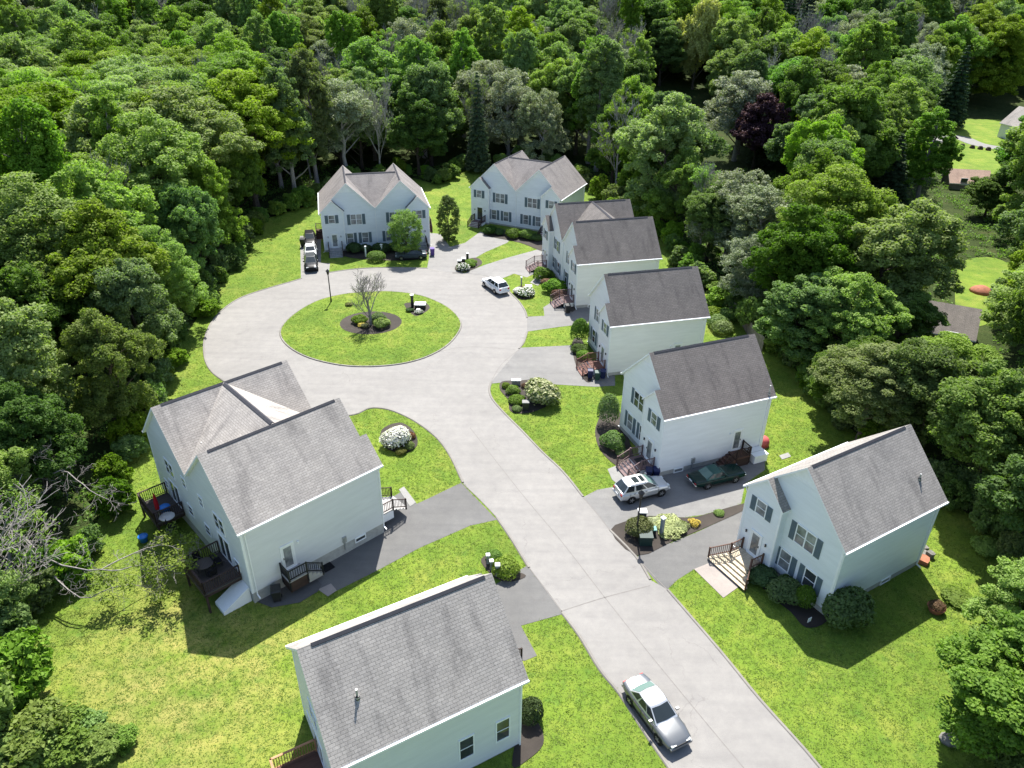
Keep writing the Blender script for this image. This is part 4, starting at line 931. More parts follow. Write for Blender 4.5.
# ------------------------------------------------------------------ vehicles
def wheel(par, x, y, r, side, wdt=.2):
    wmb = MB(); c = (x, y); prof = [(r * .62, -wdt / 2), (r * .94, -wdt / 2), (r, -wdt / 2 + .03), (r, wdt / 2 - .03), (r * .94, wdt / 2), (r * .62, wdt / 2)]
    TT = Matrix.Translation((x, y, r)) @ Matrix.Rotation(pi / 2, 4, 'X')
    wmb.lathe((0, 0), prof, 20, 'tyre'); wo = wmb.build('wheel', par, True, T=TT)
    rm_ = MB(); z = -wdt / 2 * side
    s = side   # outer face
    rm_.lathe((0, 0), [(r * .64, s * (-wdt / 2 + .05)), (r * .64, s * (wdt / 2 + .002)), (r * .56, s * (wdt / 2 + .006))][::1], 20, 'black_trim')
    for k in range(5):
        a = 2 * pi * k / 5; rm_.bar((cos(a) * .04, sin(a) * .04, s * (wdt / 2 + .012)), (cos(a) * r * .6, sin(a) * r * .6, s * (wdt / 2 + .012)), .075, 'rim', .02)
    rm_.lathe((0, 0), [(.06, s * wdt / 2), (.05, s * (wdt / 2 + .03))], 10, 'rim')
    rm_.build('rim', wo, T=TT)
def car(name, label, cat, loc, rz, c):
    """c: lower body stations (x, half width, z bottom, z top), cabin outline, colours"""
    e = empty(name, loc, rz, label, cat)
    st = c['body']; pt = c['paint']; n = 16; vs = []; fs = []
    for x, hw, zb, zt in st:
        zm = (zb + zt) / 2; hz = (zt - zb) / 2
        for k in range(n):
            a = 2 * pi * (k + .5) / n; ca, sa = cos(a), sin(a); p = .42
            vs.append((x, hw * math.copysign(abs(ca) ** p, ca) * (1 - .10 * max(0, sa) ** 2 - .05 * max(0, -sa)), zm + hz * math.copysign(abs(sa) ** .5, sa)))
    for i in range(len(st) - 1):
        for k in range(n): fs.append((i * n + k, (i + 1) * n + k, (i + 1) * n + (k + 1) % n, i * n + (k + 1) % n))
    fs += [tuple(range(n)), tuple(range(len(st) * n - 1, (len(st) - 1) * n - 1, -1))]
    b = MB(); b.mesh(vs, fs, pt)
    # cabin: base ring and roof ring (rear x, front x, half width)
    (xr0, xf0, w0, z0), (xr1, xf1, w1, z1) = c['cabin']
    def ring(xr, xf, w_, z, bow): return [(xr, -w_ * .94, z), (xr - bow, 0, z), (xr, w_ * .94, z), (xr + (xf - xr) * .33, w_, z), (xr + (xf - xr) * .68, w_, z), (xf, w_ * .92, z), (xf + bow, 0, z), (xf, -w_ * .92, z), (xr + (xf - xr) * .68, -w_, z), (xr + (xf - xr) * .33, -w_, z)]
    r0 = ring(xr0, xf0, w0, z0 - .06, .06); r1 = ring(xr1, xf1, w1, z1 - .035, .05); r2 = ring(xr1 + .12, xf1 - .12, w1 * .86, z1, .04); N = 10
    b.mesh(r0 + r1 + r2, [(i, (i + 1) % N, (i + 1) % N + N, i + N)[::-1] for i in range(N)] + [(i + N, (i + 1) % N + N, (i + 1) % N + 2 * N, i + 2 * N)[::-1] for i in range(N)] + [tuple(range(2 * N, 3 * N))[::-1]], c.get('roofpaint', pt))
    bo = b.build('body', e, True)
    for p in bo.data.polygons:
        if len(p.vertices) > 4: p.use_smooth = False
    md = bo.modifiers.new('edge', 'BEVEL'); md.width = .025; md.segments = 2; md.limit_method = 'ANGLE'; md.angle_limit = R(28)
    wn = bo.modifiers.new('normals', 'WEIGHTED_NORMAL'); 
    def lerp(a, b_, t): return [a[k] + (b_[k] - a[k]) * t for k in range(3)]
    def pane(nm, A, B, C_, D, m=.09, mt='car_glass', off=.012, lo=.12, hi=.92):
        # A,B bottom; C_,D top (C_ above B)
        q = lambda s_, t: Vector(lerp(lerp(A, B, s_), lerp(D, C_, s_), t))
        pts = [q(m, lo), q(1 - m, lo), q(1 - m, hi), q(m, hi)]; nn = (pts[1] - pts[0]).cross(pts[3] - pts[0]).normalized(); cen = sum(pts, Vector()) / 4
        if nn.dot(cen - Vector(((xr1 + xf1) / 2, 0, z0))) < 0: pts = pts[::-1]; nn = -nn
        g = MB(); k = [p + nn * off for p in pts] + [p - nn * .01 for p in pts]
        g.mesh(k, [(0, 1, 2, 3), (0, 4, 5, 1), (1, 5, 6, 2), (2, 6, 7, 3), (3, 7, 4, 0)], mt); return g.build(nm, e)
    def curved(nm, i0, i1, i2, mt):
        g = MB()
        nn = Vector((1 if i1 == 6 else -1, 0, .35)).normalized() * .014
        P = [Vector(lerp(r0[i], r1[i], t)) + nn for t in (.14, .95) for i in (i0, i1, i2)]
        cx = lambda p, q, t: p + (q - p) * t
        P = [cx(P[0], P[1], .09), P[1], cx(P[2], P[1], .09), cx(P[3], P[4], .09), P[4], cx(P[5], P[4], .09)]
        fs_ = [(0, 1, 4, 3), (1, 2, 5, 4)]
        if i1 == 1: fs_ = [f[::-1] for f in fs_]
        g.mesh(P, fs_, mt); g.build(nm, e)
    curved('windscreen', 5, 6, 7, c.get('glassf', 'car_glass')); curved('rear_window', 0, 1, 2, c.get('glassr', 'car_glass'))
    for sd_ in (1, -1):
        ids = [(2, 3), (3, 4), (4, 5)] if sd_ > 0 else [(0, 9), (9, 8), (8, 7)]
        for (i, j), (m, lo) in zip(ids, c.get('sidew', [(.12, .2), (.05, .2), (.05, .2)])): pane('side_window', r0[i], r0[j], r1[j], r1[i], m, 'car_glass', .01, lo, .93)
        for wx in c['wheels']:
            wheel(e, wx, sd_ * (c['track'] - .1), c['wr'], -sd_)
            ar = MB(); ar.tube([(wx, sd_ * (c['track'] - .22), c['wr']), (wx, sd_ * (c['track'] - .015), c['wr'])], [c['wr'] * 1.16] * 2, 22, 'black_trim'); ar.build('wheel_arch', e)
        g = MB()
        for hx in (xr0 + .62, (xr0 + xf0) / 2 + .08, xf0 - .12): g.box(hx - .012, hx + .012, sd_ * c['track'] - .006, sd_ * c['track'] + .007, .34, z0 - .04, 'black_trim')
        g.box(c['wheels'][0] + .42, c['wheels'][1] - .42, sd_ * c['track'] - .02, sd_ * c['track'] + .012, .24, .34, 'black_trim'); g.build('door_trim', e)
        xb, hw = st[0][0], st[1][1]; xf = st[-1][0]; hf = st[-2][1]
        L = MB(); zt = st[-2][3]; L.box(xf - .18, xf - .01, sd_ * hf * .62 - .16, sd_ * hf * .62 + .16, zt - .24, zt - .09, 'lamp_clear'); L.build('headlight', e)
        L = MB(); zt = st[1][3]; L.box(xb - .02, xb + .14, sd_ * hw * .74 - .12, sd_ * hw * .74 + .12, zt - .32, zt - .12, 'lamp_red'); L.build('taillight', e)
        L = MB(); mx = xf0 - .35; L.box(mx - .07, mx + .07, sd_ * (w0 + .02) - .0, sd_ * (w0 + .02) + sd_ * .2, z0 + .03, z0 + .17, c.get('mirror', pt)); L.build('mirror', e)
        L = MB()
        for hx in (xr0 + (xf0 - xr0) * .30, xr0 + (xf0 - xr0) * .62): L.box(hx - .09, hx + .09, sd_ * (c['track'] + .0) - .012, sd_ * (c['track'] + .0) + .014, z0 - .16, z0 - .125, 'black_trim')
        L.build('handle', e)
    bmat = c.get('bumper', pt)
    for nm, x0, x1, hw, z in (('front_bumper', st[-1][0] - .16, st[-1][0] + .05, st[-2][1] * .93, c['bz']), ('rear_bumper', st[0][0] - .06, st[0][0] + .16, st[1][1] * .95, c['bz'])):
        q = MB(); q.box(x0, x1, -hw, hw, z - .09, z + .09, bmat); o = q.build(nm, e); md = o.modifiers.new('edge', 'BEVEL'); md.width = .04; md.segments = 2
    g = MB(); g.box(st[-1][0] - .03, st[-1][0] + .02, -.42, .42, st[-2][3] - .30, st[-2][3] - .12, 'black_trim'); g.build('grille', e)
    g = MB(); g.box(st[0][0] - .075, st[0][0] - .05, -.2, .2, c['bz'] + .12, c['bz'] + .25, 'white_paint'); g.build('number_plate', e)
    if 'sunroof' in c:
        for x0, x1 in c['sunroof']:
            q = MB(); q.box(x0, x1, -w1 * .62, w1 * .62, z1 - .01, z1 + .012, 'car_glass'); q.build('sunroof', e)
    if c.get('rails'):
        for sd_ in (1, -1): q = MB(); q.bar((xr1 + .2, sd_ * w1 * .84, z1 + .05), (xf1 - .2, sd_ * w1 * .84, z1 + .05), .035, 'metal_grey'); q.bar((xr1 + .25, sd_ * w1 * .84, z1 - .02), (xr1 + .25, sd_ * w1 * .84, z1 + .05), .03, 'metal_grey'); q.bar((xf1 - .25, sd_ * w1 * .84, z1 - .02), (xf1 - .25, sd_ * w1 * .84, z1 + .05), .03, 'metal_grey'); q.build('roof_rail', e)
    return e
def suv(L=4.55, w=.91, **k):
    h = L / 2
    return dict(dict(body=[(-h, w * .80, .42, .98), (-h + .06, w * .92, .32, 1.10), (-h + .5, w * .99, .25, 1.16), (-.6, w, .22, 1.12), (.55, w, .22, 1.10), (.95, w * .99, .23, 1.08), (h - .75, w * .97, .25, 1.03), (h - .28, w * .90, .28, .92), (h - .04, w * .70, .36, .76)],
        cabin=((-h + .10, 1.16, w * .93, 1.11), (-h + .62, .16, w * .70, 1.66)), wheels=(-1.32, 1.36), track=w, wr=.35, bz=.52, rails=False), **k)
def sedan(L=4.85, w=.92, **k):
    h = L / 2
    return dict(dict(body=[(-h, w * .74, .40, .80), (-h + .08, w * .88, .30, .93), (-h + .55, w * .98, .24, .98), (-.7, w, .20, .96), (.45, w, .20, .94), (.95, w * .99, .21, .93), (h - .8, w * .97, .22, .88), (h - .25, w * .88, .25, .78), (h - .04, w * .66, .34, .66)],
        cabin=((-1.72, 1.0, w * .90, .95), (-.98, .12, w * .70, 1.43)), wheels=(-1.42, 1.40), track=w, wr=.325, bz=.45), **k)
def put(near_rear, near_front, track, visible):
    """centre and heading of a car from where two wheels of its near side touch the ground"""
    a = Vector(G(*near_rear)); b = Vector(G(*near_front)); d = (b - a).normalized(); left = Vector((-d.y, d.x)); c = (a + b) / 2 + left * (track if visible == 'right' else -track)
    return (c.x, c.y), math.atan2(d.y, d.x), (b - a).length
ZD = .042
p_, a_, l_ = put((630, 704.5), (658, 743), .82, 'right'); car('parked_car', 'silver saloon car parked at the kerb at the bottom of the view', 'car', (*p_, ZD), a_, sedan(paint='paint_pewter', glassf='car_glass', glassr='car_glass_reflect', wheels=(-l_ / 2, l_ / 2), roofpaint='paint_silver'))  # roof glare put in as a lighter silver than the body
p_, a_, l_ = put((631, 503.8), (660.7, 496.5), .82, 'right'); car('parked_car', 'silver SUV with two dark roof panels parked in front of the mauve steps', 'car', (*p_, ZD), a_, suv(paint='paint_silver', glassf='car_glass_reflect', wheels=(-l_ / 2, l_ / 2), sunroof=[(-.35, .02), (-1.0, -.5)], rails=True))
p_, a_, l_ = put((707.5, 489.2), (734, 482.8), .80, 'right')
h_ = 2.5
car('parked_car', 'dark green older saloon car with chrome bumpers parked along the house wall', 'car', (*p_, ZD), a_, dict(body=[(-h_, .70, .42, .76), (-h_ + .08, .80, .32, .86), (-h_ + .6, .88, .25, .90), (-.8, .90, .21, .90), (.4, .90, .21, .89), (.9, .90, .22, .88), (h_ - .9, .88, .24, .84), (h_ - .25, .82, .28, .76), (h_ - .04, .70, .36, .68)],
    cabin=((-1.5, .62, .80, .90), (-.78, .02, .62, 1.33)), wheels=(-l_ / 2 - .05, l_ / 2 + .05), track=.90, wr=.32, bz=.47, paint='paint_green', roofpaint='paint_green_sheen', bumper='chrome', glassf='car_glass_reflect', glassr='car_glass_reflect'))  # reflections on roof and end windows are in the colours
p_, a_, l_ = put((495.2, 294.5), (484.5, 287.1), .82, 'left'); car('parked_car', 'white SUV parked at the outer edge of the turning circle', 'car', (*p_, ZD), a_, suv(4.8, .93, paint='paint_white', wheels=(-1.38, 1.42)))
x0, y0 = G(312, 273.4); dv = Vector(G(312, 279)) - Vector(G(310.3, 246)); hd = math.atan2(dv.y, dv.x); dv.normalize()
for i, (bk, lb, kw) in enumerate([(2.35, 'black SUV facing the street, first in the line of three on the left driveway', dict(paint='paint_black', roofpaint='paint_charcoal')), (7.4, 'silver car with a white roof, second in the line of three on the left driveway', dict(paint='paint_silver', roofpaint='paint_white')), (12.4, 'black car, last in the line of three on the left driveway', dict(paint='paint_black'))]):
    car('parked_car', lb, 'car', (x0 - dv.x * bk, y0 - dv.y * bk, ZD - .01), hd, suv(**kw) if i != 1 else sedan(**kw))
xq, yq = G(420, 258.5); car('parked_car', 'dark grey car half hidden under the round leafy tree', 'car', (xq - 1.3, yq, .03), pi + .15, sedan(4.5, .88, paint='paint_slate'))

# ------------------------------------------------------------------ street furniture and yard things
def lamp_post(px, py, h, label, z=0):
    x, y = G(px, py); e = empty('lamp_post', (x, y, z), 0, label, 'street lamp', 'black lamp posts')
    p = MB(); p.lathe((0, 0), [(.11, -.3), (.11, .35), (.075, .45), (.06, h - .5), (.045, h - .45)], 12, 'lamp_black'); p.build('post', e, True)
    l = MB(); l.lathe((0, 0), [(.08, h - .5), (.13, h - .42), (.19, h - .05), (.21, h - .02)], 8, 'lamp_black'); lo = l.build('lantern', e)
    r_ = MB(); r_.lathe((0, 0), [(.26, h - .02), (.24, h + .03), (.08, h + .18), (.03, h + .26)], 8, 'lamp_black'); r_.build('lamp_cap', lo)
lamp_post(331.3, 302.3, 4.1, 'black lamp post on the edge of the round island lawn', .13); lamp_post(636, 537, 4.3, 'black lamp post in the mulch strip near the silver SUV')
def pedestal(px, py, w_, d, h, label, body='grey_paint', top='white_paint', name='utility_box', cat='utility box', z=.06, ov=.04, rz=0, peak=False):
    x, y = G(px, py); e = empty(name, (x, y, z), rz, label, cat); b = MB(); b.box(-w_ / 2, w_ / 2, -d / 2, d / 2, -.1, h, body); bo = b.build('body', e)
    md = bo.modifiers.new('edge', 'BEVEL'); md.width = .02
    t = MB()
    if peak: t.mesh([(-w_ / 2 - ov, -d / 2 - ov, h + .002), (w_ / 2 + ov, -d / 2 - ov, h + .002), (w_ / 2 + ov, d / 2 + ov, h + .002), (-w_ / 2 - ov, d / 2 + ov, h + .002), (0, 0, h + .22)], [(3, 2, 1, 0), (0, 1, 4), (1, 2, 4), (2, 3, 4), (3, 0, 4)], top)
    else: t.box(-w_ / 2 - ov, w_ / 2 + ov, -d / 2 - ov, d / 2 + ov, h + .002, h + .09, top)
    t.build('lid', e); d_ = MB(); d_.box(-w_ / 2 + .04, w_ / 2 - .04, -d / 2 - .012, -d / 2 + .01, .08, h - .08, body); d_.build('door', e); return e
def post(px, py, h, label, w_=.14, body='grey_paint', top='white_paint', z=.06):
    x, y = G(px, py); e = empty('marker_post', (x, y, z), rnd.uniform(0, 1), label, 'post'); b = MB(); b.box(-w_ / 2, w_ / 2, -w_ / 2, w_ / 2, -.2, h, body); b.build('post', e); c_ = MB(); q = w_ / 2 + .05
    c_.mesh([(-q, -q, h + .002), (q, -q, h + .002), (q, q, h + .002), (-q, q, h + .002), (-q, -q, h + .09), (q, -q, h + .09), (q, q, h + .09), (-q, q, h + .09), (0, 0, h + .18)], [(3, 2, 1, 0), (0, 1, 5, 4), (1, 2, 6, 5), (2, 3, 7, 6), (3, 0, 4, 7), (4, 5, 8), (5, 6, 8), (6, 7, 8), (7, 4, 8)], top); c_.build('cap', e)
pedestal(641.5, 519, .62, .5, .72, 'dark box with a white lid near the lamp post in the mulch strip', 'bin_navy'); pedestal(652, 534, .5, .45, .45, 'low box with a teal lid in the mulch strip between driveways', 'metal_dark', 'teal')
pedestal(645, 543, .95, .8, .75, 'dark green utility box at the road end of the mulch strip', 'green_box', 'green_box'); post(661, 535, 1.6, 'tall grey post with a white cap in the mulch strip', .24)
pedestal(525.5, 410, .6, .5, .85, 'dark box with a pale lid at the front of the corner bed', 'metal_dark', 'concrete'); pedestal(516, 385, .9, .35, .5, 'pale grey low box behind the corner bed', 'metal_grey')
post(412.5, 308, 1.6, 'dark pillar with a white top in the diamond bed on the island', .34, 'metal_dark', z=.14); pedestal(420.5, 309, 1.3, .9, .55, 'grey box with a broad pale lid in the diamond bed on the island', 'metal_dark', z=.14); pedestal(418.5, 313, .35, .3, .3, 'smallest pale box in the diamond bed on the island', 'grey_paint', z=.14)
post(488, 564, .8, 'white topped post at the back of the three at the lower driveway', .2); post(491.5, 570, .8, 'middle one of three white topped posts at the lower driveway', .2); post(497.5, 576, 1.0, 'white topped post nearest the roof corner at the lower driveway', .26)
pedestal(528.5, 292, .8, .7, .75, 'dark box with a white lid in the small lawn bed behind the white SUV', 'bin_navy'); post(521.3, 288.5, 1.5, 'slim grey post in the small lawn bed behind the white SUV', .16)
pedestal(459.5, 267, .5, .5, .9, 'left white lidded box in the bed between two far driveways', 'metal_dark'); pedestal(463.5, 265.5, .5, .5, 1.0, 'right white lidded box in the bed between two far driveways', 'metal_dark'); post(467.5, 262.5, 1.3, 'dark post at the back of the bed between two far driveways', .3, 'metal_dark', 'metal_grey')
post(366, 257, 1.5, 'white post left of the bright oval bush', .2, 'white_paint'); post(382, 255, 1.5, 'white post right of the bright oval bush', .2, 'white_paint')
def binn(x, y, mat, label, rz=0, s=1.0, z=.05):
    e = empty('wheelie_bin', (x, y, z), rz, label, 'bin'); b = MB(); h = .92 * s; a0, a1 = .22 * s, .29 * s
    b.mesh([(-a0, -a0, .06), (a0, -a0, .06), (a0, a0, .06), (-a0, a0, .06), (-a1, -a1 * 1.1, h), (a1, -a1 * 1.1, h), (a1, a1 * 1.2, h), (-a1, a1 * 1.2, h)], [(3, 2, 1, 0), (0, 1, 5, 4), (1, 2, 6, 5), (2, 3, 7, 6), (3, 0, 4, 7), (4, 5, 6, 7)], mat); b.build('body', e)
    l = MB(); l.mesh([(-a1 * 1.08, -a1 * 1.2, h + .003), (a1 * 1.08, -a1 * 1.2, h + .003), (a1 * 1.08, a1 * 1.3, h + .003), (-a1 * 1.08, a1 * 1.3, h + .003), (-a1, -a1, h + .07), (a1, -a1, h + .07), (a1, a1 * 1.2, h + .1), (-a1, a1 * 1.2, h + .1)], [(3, 2, 1, 0), (0, 1, 5, 4), (1, 2, 6, 5), (2, 3, 7, 6), (3, 0, 4, 7), (4, 5, 6, 7)], mat); l.build('lid', e)
    for sx in (-1, 1): w_ = MB(); w_.tube([(sx * a1, a0, .11), (sx * (a1 - .06), a0, .11)], [.11, .11], 12, 'tyre'); w_.build('wheel', e)
for px, py, mt, lb in [(590, 378, 'bin_blue', 'blue bin left of the green one beside the reddish steps'), (597, 380, 'bin_green', 'dark green bin between two blue ones beside the reddish steps'), (602.5, 378.5, 'bin_blue', 'blue bin at the house corner beside the reddish steps'), (655.5, 478, 'bin_blue', 'blue bin at the corner of the house behind the silver SUV'), (648, 478.5, 'bin_navy', 'dark bin against the mauve steps behind the silver SUV')]:
    x, y = G(px, py); binn(x, y, mt, lb, rnd.uniform(-.2, .2), .95)
x, y = G(303.5, 247); binn(x, y, 'metal_dark', 'dark bin beside the black car at the end of the left driveway', 0, 1.3); x, y = G(432.5, 255.5); binn(x, y, 'purple', 'purple bin beside the dark grey car under the round tree', .2, 1.1)
x, y = G(567.5, 313); binn(x, y, 'metal_dark', 'dark bin by the near steps of the dark roofed double house', .2, 1.1)
# deck furniture of the left double house
zd = .55 + 1.15; zd2 = .55 + .85
x, y, _ = HL('H6', 7.5, D_ + 1.7); e = empty('garden_parasol', (x, y, zd2), 0, 'closed red parasol standing on the far back deck of the left double house', 'parasol'); q = MB(); q.lathe((0, 0), [(.03, .02), (.03, 2.4)], 8, 'metal_grey'); q.lathe((0, 0), [(.28, 0), (.28, .06), (.05, .1)], 14, 'metal_dark'); q.build('pole', e); q = MB(); q.lathe((0, 0), [(.10, .9), (.17, 1.0), (.15, 1.6), (.08, 2.2), (.02, 2.45)], 10, 'umbrella_red'); q.build('canopy', e, True)
def rtable(x, y, z, label, r=.5, mt='metal_grey'):
    e = empty('garden_table', (x, y, z), 0, label, 'table'); q = MB(); q.lathe((0, 0), [(r, .68), (r, .72)], 24, mt); q.build('tabletop', e)
    for k in range(4): a = k * pi / 2 + .4; q = MB(); q.bar((cos(a) * r * .75, sin(a) * r * .75, .68), (cos(a) * r * .85, sin(a) * r * .85, .0), .04, 'metal_dark'); q.build('leg', e)
def chair(x, y, z, rz, label, mt='black_fabric', group=None):
    e = empty('garden_chair', (x, y, z), rz, label, 'chair', group); q = MB(); q.box(-.25, .25, -.25, .25, .40, .45, mt); q.build('seat', e); q = MB(); q.mesh([(-.25, .22, .45), (.25, .22, .45), (.25, .27, .45), (-.25, .27, .45), (-.25, .32, .95), (.25, .32, .95), (.25, .36, .95), (-.25, .36, .95)], [(3, 2, 1, 0), (4, 5, 6, 7), (0, 1, 5, 4), (1, 2, 6, 5), (2, 3, 7, 6), (3, 0, 4, 7)], mt); q.build('backrest', e)
    for sx in (-1, 1):
        for sy in (-1, 1): q = MB(); q.bar((sx * .22, sy * .22, .4), (sx * .24, sy * .25, 0), .035, 'metal_dark'); q.build('leg', e)
x, y, _ = HL('H6', 6.5, D_ + 1.45); rtable(x, y, zd2, 'round grey table beside the closed red parasol', .55); x, y, _ = HL('H6', 5.6, D_ + 1.5); chair(x, y, zd2, 2, 'dark chair by the round table on the far back deck')
x, y, _ = HL('H6', -.5, D_ + 1.6); rtable(x, y, zd, 'grey table on the near back deck of the left double house', .6, 'wood_weather')
for dx, dy, rz, lb in [(.4, 1.6, -1.2, 'dark chair next to the house wall end of the near back deck'), (-1.4, 1.5, 1.6, 'dark chair at the railing end of the near back deck'), (-.5, .75, 0, 'dark chair between table and sliding door on the near back deck')]: x, y, _ = HL('H6', dx, D_ + dy); chair(x, y, zd, HS['H6']['pose'][2] + rz, lb)
def jug(x, y, z, mt, label, s=1.0):
    e = empty('storage_tub', (x, y, z), rnd.random(), label, 'tub'); q = MB(); q.lathe((0, 0), [(.30 * s, 0), (.38 * s, .5 * s), (.40 * s, .52 * s)], 16, mt); q.build('body', e, True); q = MB(); q.lathe((0, 0), [(.42 * s, .525 * s), (.40 * s, .58 * s), (.1 * s, .62 * s)], 16, mt); q.build('lid', e, True)
x, y, _ = HL('H6', 7.95, D_ + 1.1); jug(x, y, zd2 + 0.0, 'bright_blue', 'bright blue tub at the corner of the far back deck', 1.0); x, y, _ = HL('H6', 7.6, D_ + 3.2); jug(x, y, .0, 'bright_blue', 'blue tub on the grass below the far back deck', .9); x, y, _ = HL('H6', 8.9, D_ + .6); jug(x, y, .0, 'white_paint', 'white tub on the grass behind the far back deck', .9)
# doormats
x, y = G(326.5, 566.5); MBm = MB(); a = HS['H6']['pose'][2]; MBm.box(-.55, .55, -.4, .4, 0, .02, 'black_fabric'); o = MBm.build('doormat'); o.location = (x, y, .066); o.rotation_euler = (0, 0, a); tag(o, 'black mat on the driveway at the foot of the side steps', 'mat')
x, y, _ = HL('H6', -W_ / 2 - .75, 9.0); binn(x, y, 'metal_dark', 'black bin behind the side steps of the left double house', .3, 1.1)
# fence behind the single houses
def fence(pts, h, label):
    e = empty('wooden_fence', (*pts[0], 0), 0, label, 'fence'); ox, oy = pts[0]
    for a, b in zip(pts, pts[1:]):
        a = Vector((a[0] - ox, a[1] - oy, 0)); b = Vector((b[0] - ox, b[1] - oy, 0)); L = (b - a).length; n = max(1, round(L / 2.4)); d = (b - a) / n
        for k in range(n):
            p, q = a + d * k, a + d * (k + 1); u = d.normalized(); pa = MB(); m_ = int(d.length / .15)
            for j in range(m_):
                c0 = p + u * (.06 + (d.length - .12) * j / m_); c1 = p + u * (.06 + (d.length - .12) * (j + .93) / m_); zt = h + rnd.uniform(-.02, .02)
                pa.bar((c0.x, c0.y, h / 2 + .02), (c1.x, c1.y, h / 2 + .02), .025, 'fence_wood', h)
            pa.build('panel', e); po = MB(); po.box(p.x - .06, p.x + .06, p.y - .06, p.y + .06, -.2, h + .1, 'fence_wood'); po.build('post', e)
fence([G(728, 312), G(741, 324), G(752, 342), G(762, 352)], 1.8, 'weathered grey board fence between the dark roofed houses and the wood')
x, y, _ = HL('H5', 3.0, D_ + .9); e = empty('covered_grill', (x, y, 0), 0, 'low grill under a faded red cover at the house corner by the green car', 'grill'); q = MB(); q.lathe((0, 0), [(.62, .0), (.60, .55), (.45, .8), (.1, .92)], 12, 'red_cover'); q.build('cover', e, True); q = MB(); q.lathe((0, 0), [(.63, .0), (.64, .06)], 12, 'red_cover'); q.build('hem', e)
# builder's rubble at the back of the nearest right house
for i, (dx, dy, sx, sy, sz, rz, lb) in enumerate([(3.3, 11.3, 1.3, .5, .25, .3, 'pale slab lying uppermost in the heap behind the nearest right house'), (3.9, 10.9, .9, .6, .35, .9, 'brown slab at the left of the heap behind the nearest right house'), (2.9, 12.1, .8, .7, .3, .2, 'grey slab farthest out in the heap behind the nearest right house'), (3.8, 11.8, .5, .5, .45, .5, 'small block in the heap behind the nearest right house')]):
    x, y, _ = HL('H7', dx, dy); q = MB(); rr = np.random.default_rng(i); base = [(sx / 2 * a * rr.uniform(.8, 1.1), sy / 2 * b * rr.uniform(.8, 1.1)) for a, b in ((-1, -1), (0, -1.15), (1, -1), (1.1, 0), (1, 1), (0, 1.1), (-1, 1))]; q.prism(base, 0, sz, 'stone' if i != 1 else 'clay'); o = q.build('stone_slab'); o.location = (x, y, .02); o.rotation_euler = (.03, .05, rz); tag(o, lb, 'stone')
x, y = G(935, 611); e = empty('planter', (x, y, .02), .3, 'reddish brown planter with a low plant on the right lawn', 'planter'); q = MB(); q.lathe((0, 0), [(.42, 0), (.55, .35), (.6, .4), (.5, .4)], 14, 'clay'); q.build('pot', e); q = bpy.data.objects.new('plant', SH['red']); col.objects.link(q); q.parent = e; q.location = (0, 0, .3); q.scale = (.5, .5, .35)
q = MB(); q.lathe((0, 0), [(.5, 0), (.55, .2), (.3, .4), (.05, .45)], 9, 'stone'); o = q.build('boulder'); o.location = (*G(950, 741), .0); o.scale = (1.2, .9, .9); tag(o, 'grey boulder under the leafy tree in the lower right corner', 'boulder')
q = MB(); q.box(-.16, .16, -.012, .012, .25, .62, 'white_paint'); q.build; o = None
e = empty('yard_sign', (*G(808, 625), .06), .5, 'small white sign on a stake in the bed before the nearest right house', 'sign'); q.build('board', e); q = MB(); q.box(-.015, .015, .012, .03, -.1, .6, 'metal_dark'); q.build('stake', e)
for px, py, lb in [(637, 538, 'pot'),]: pass
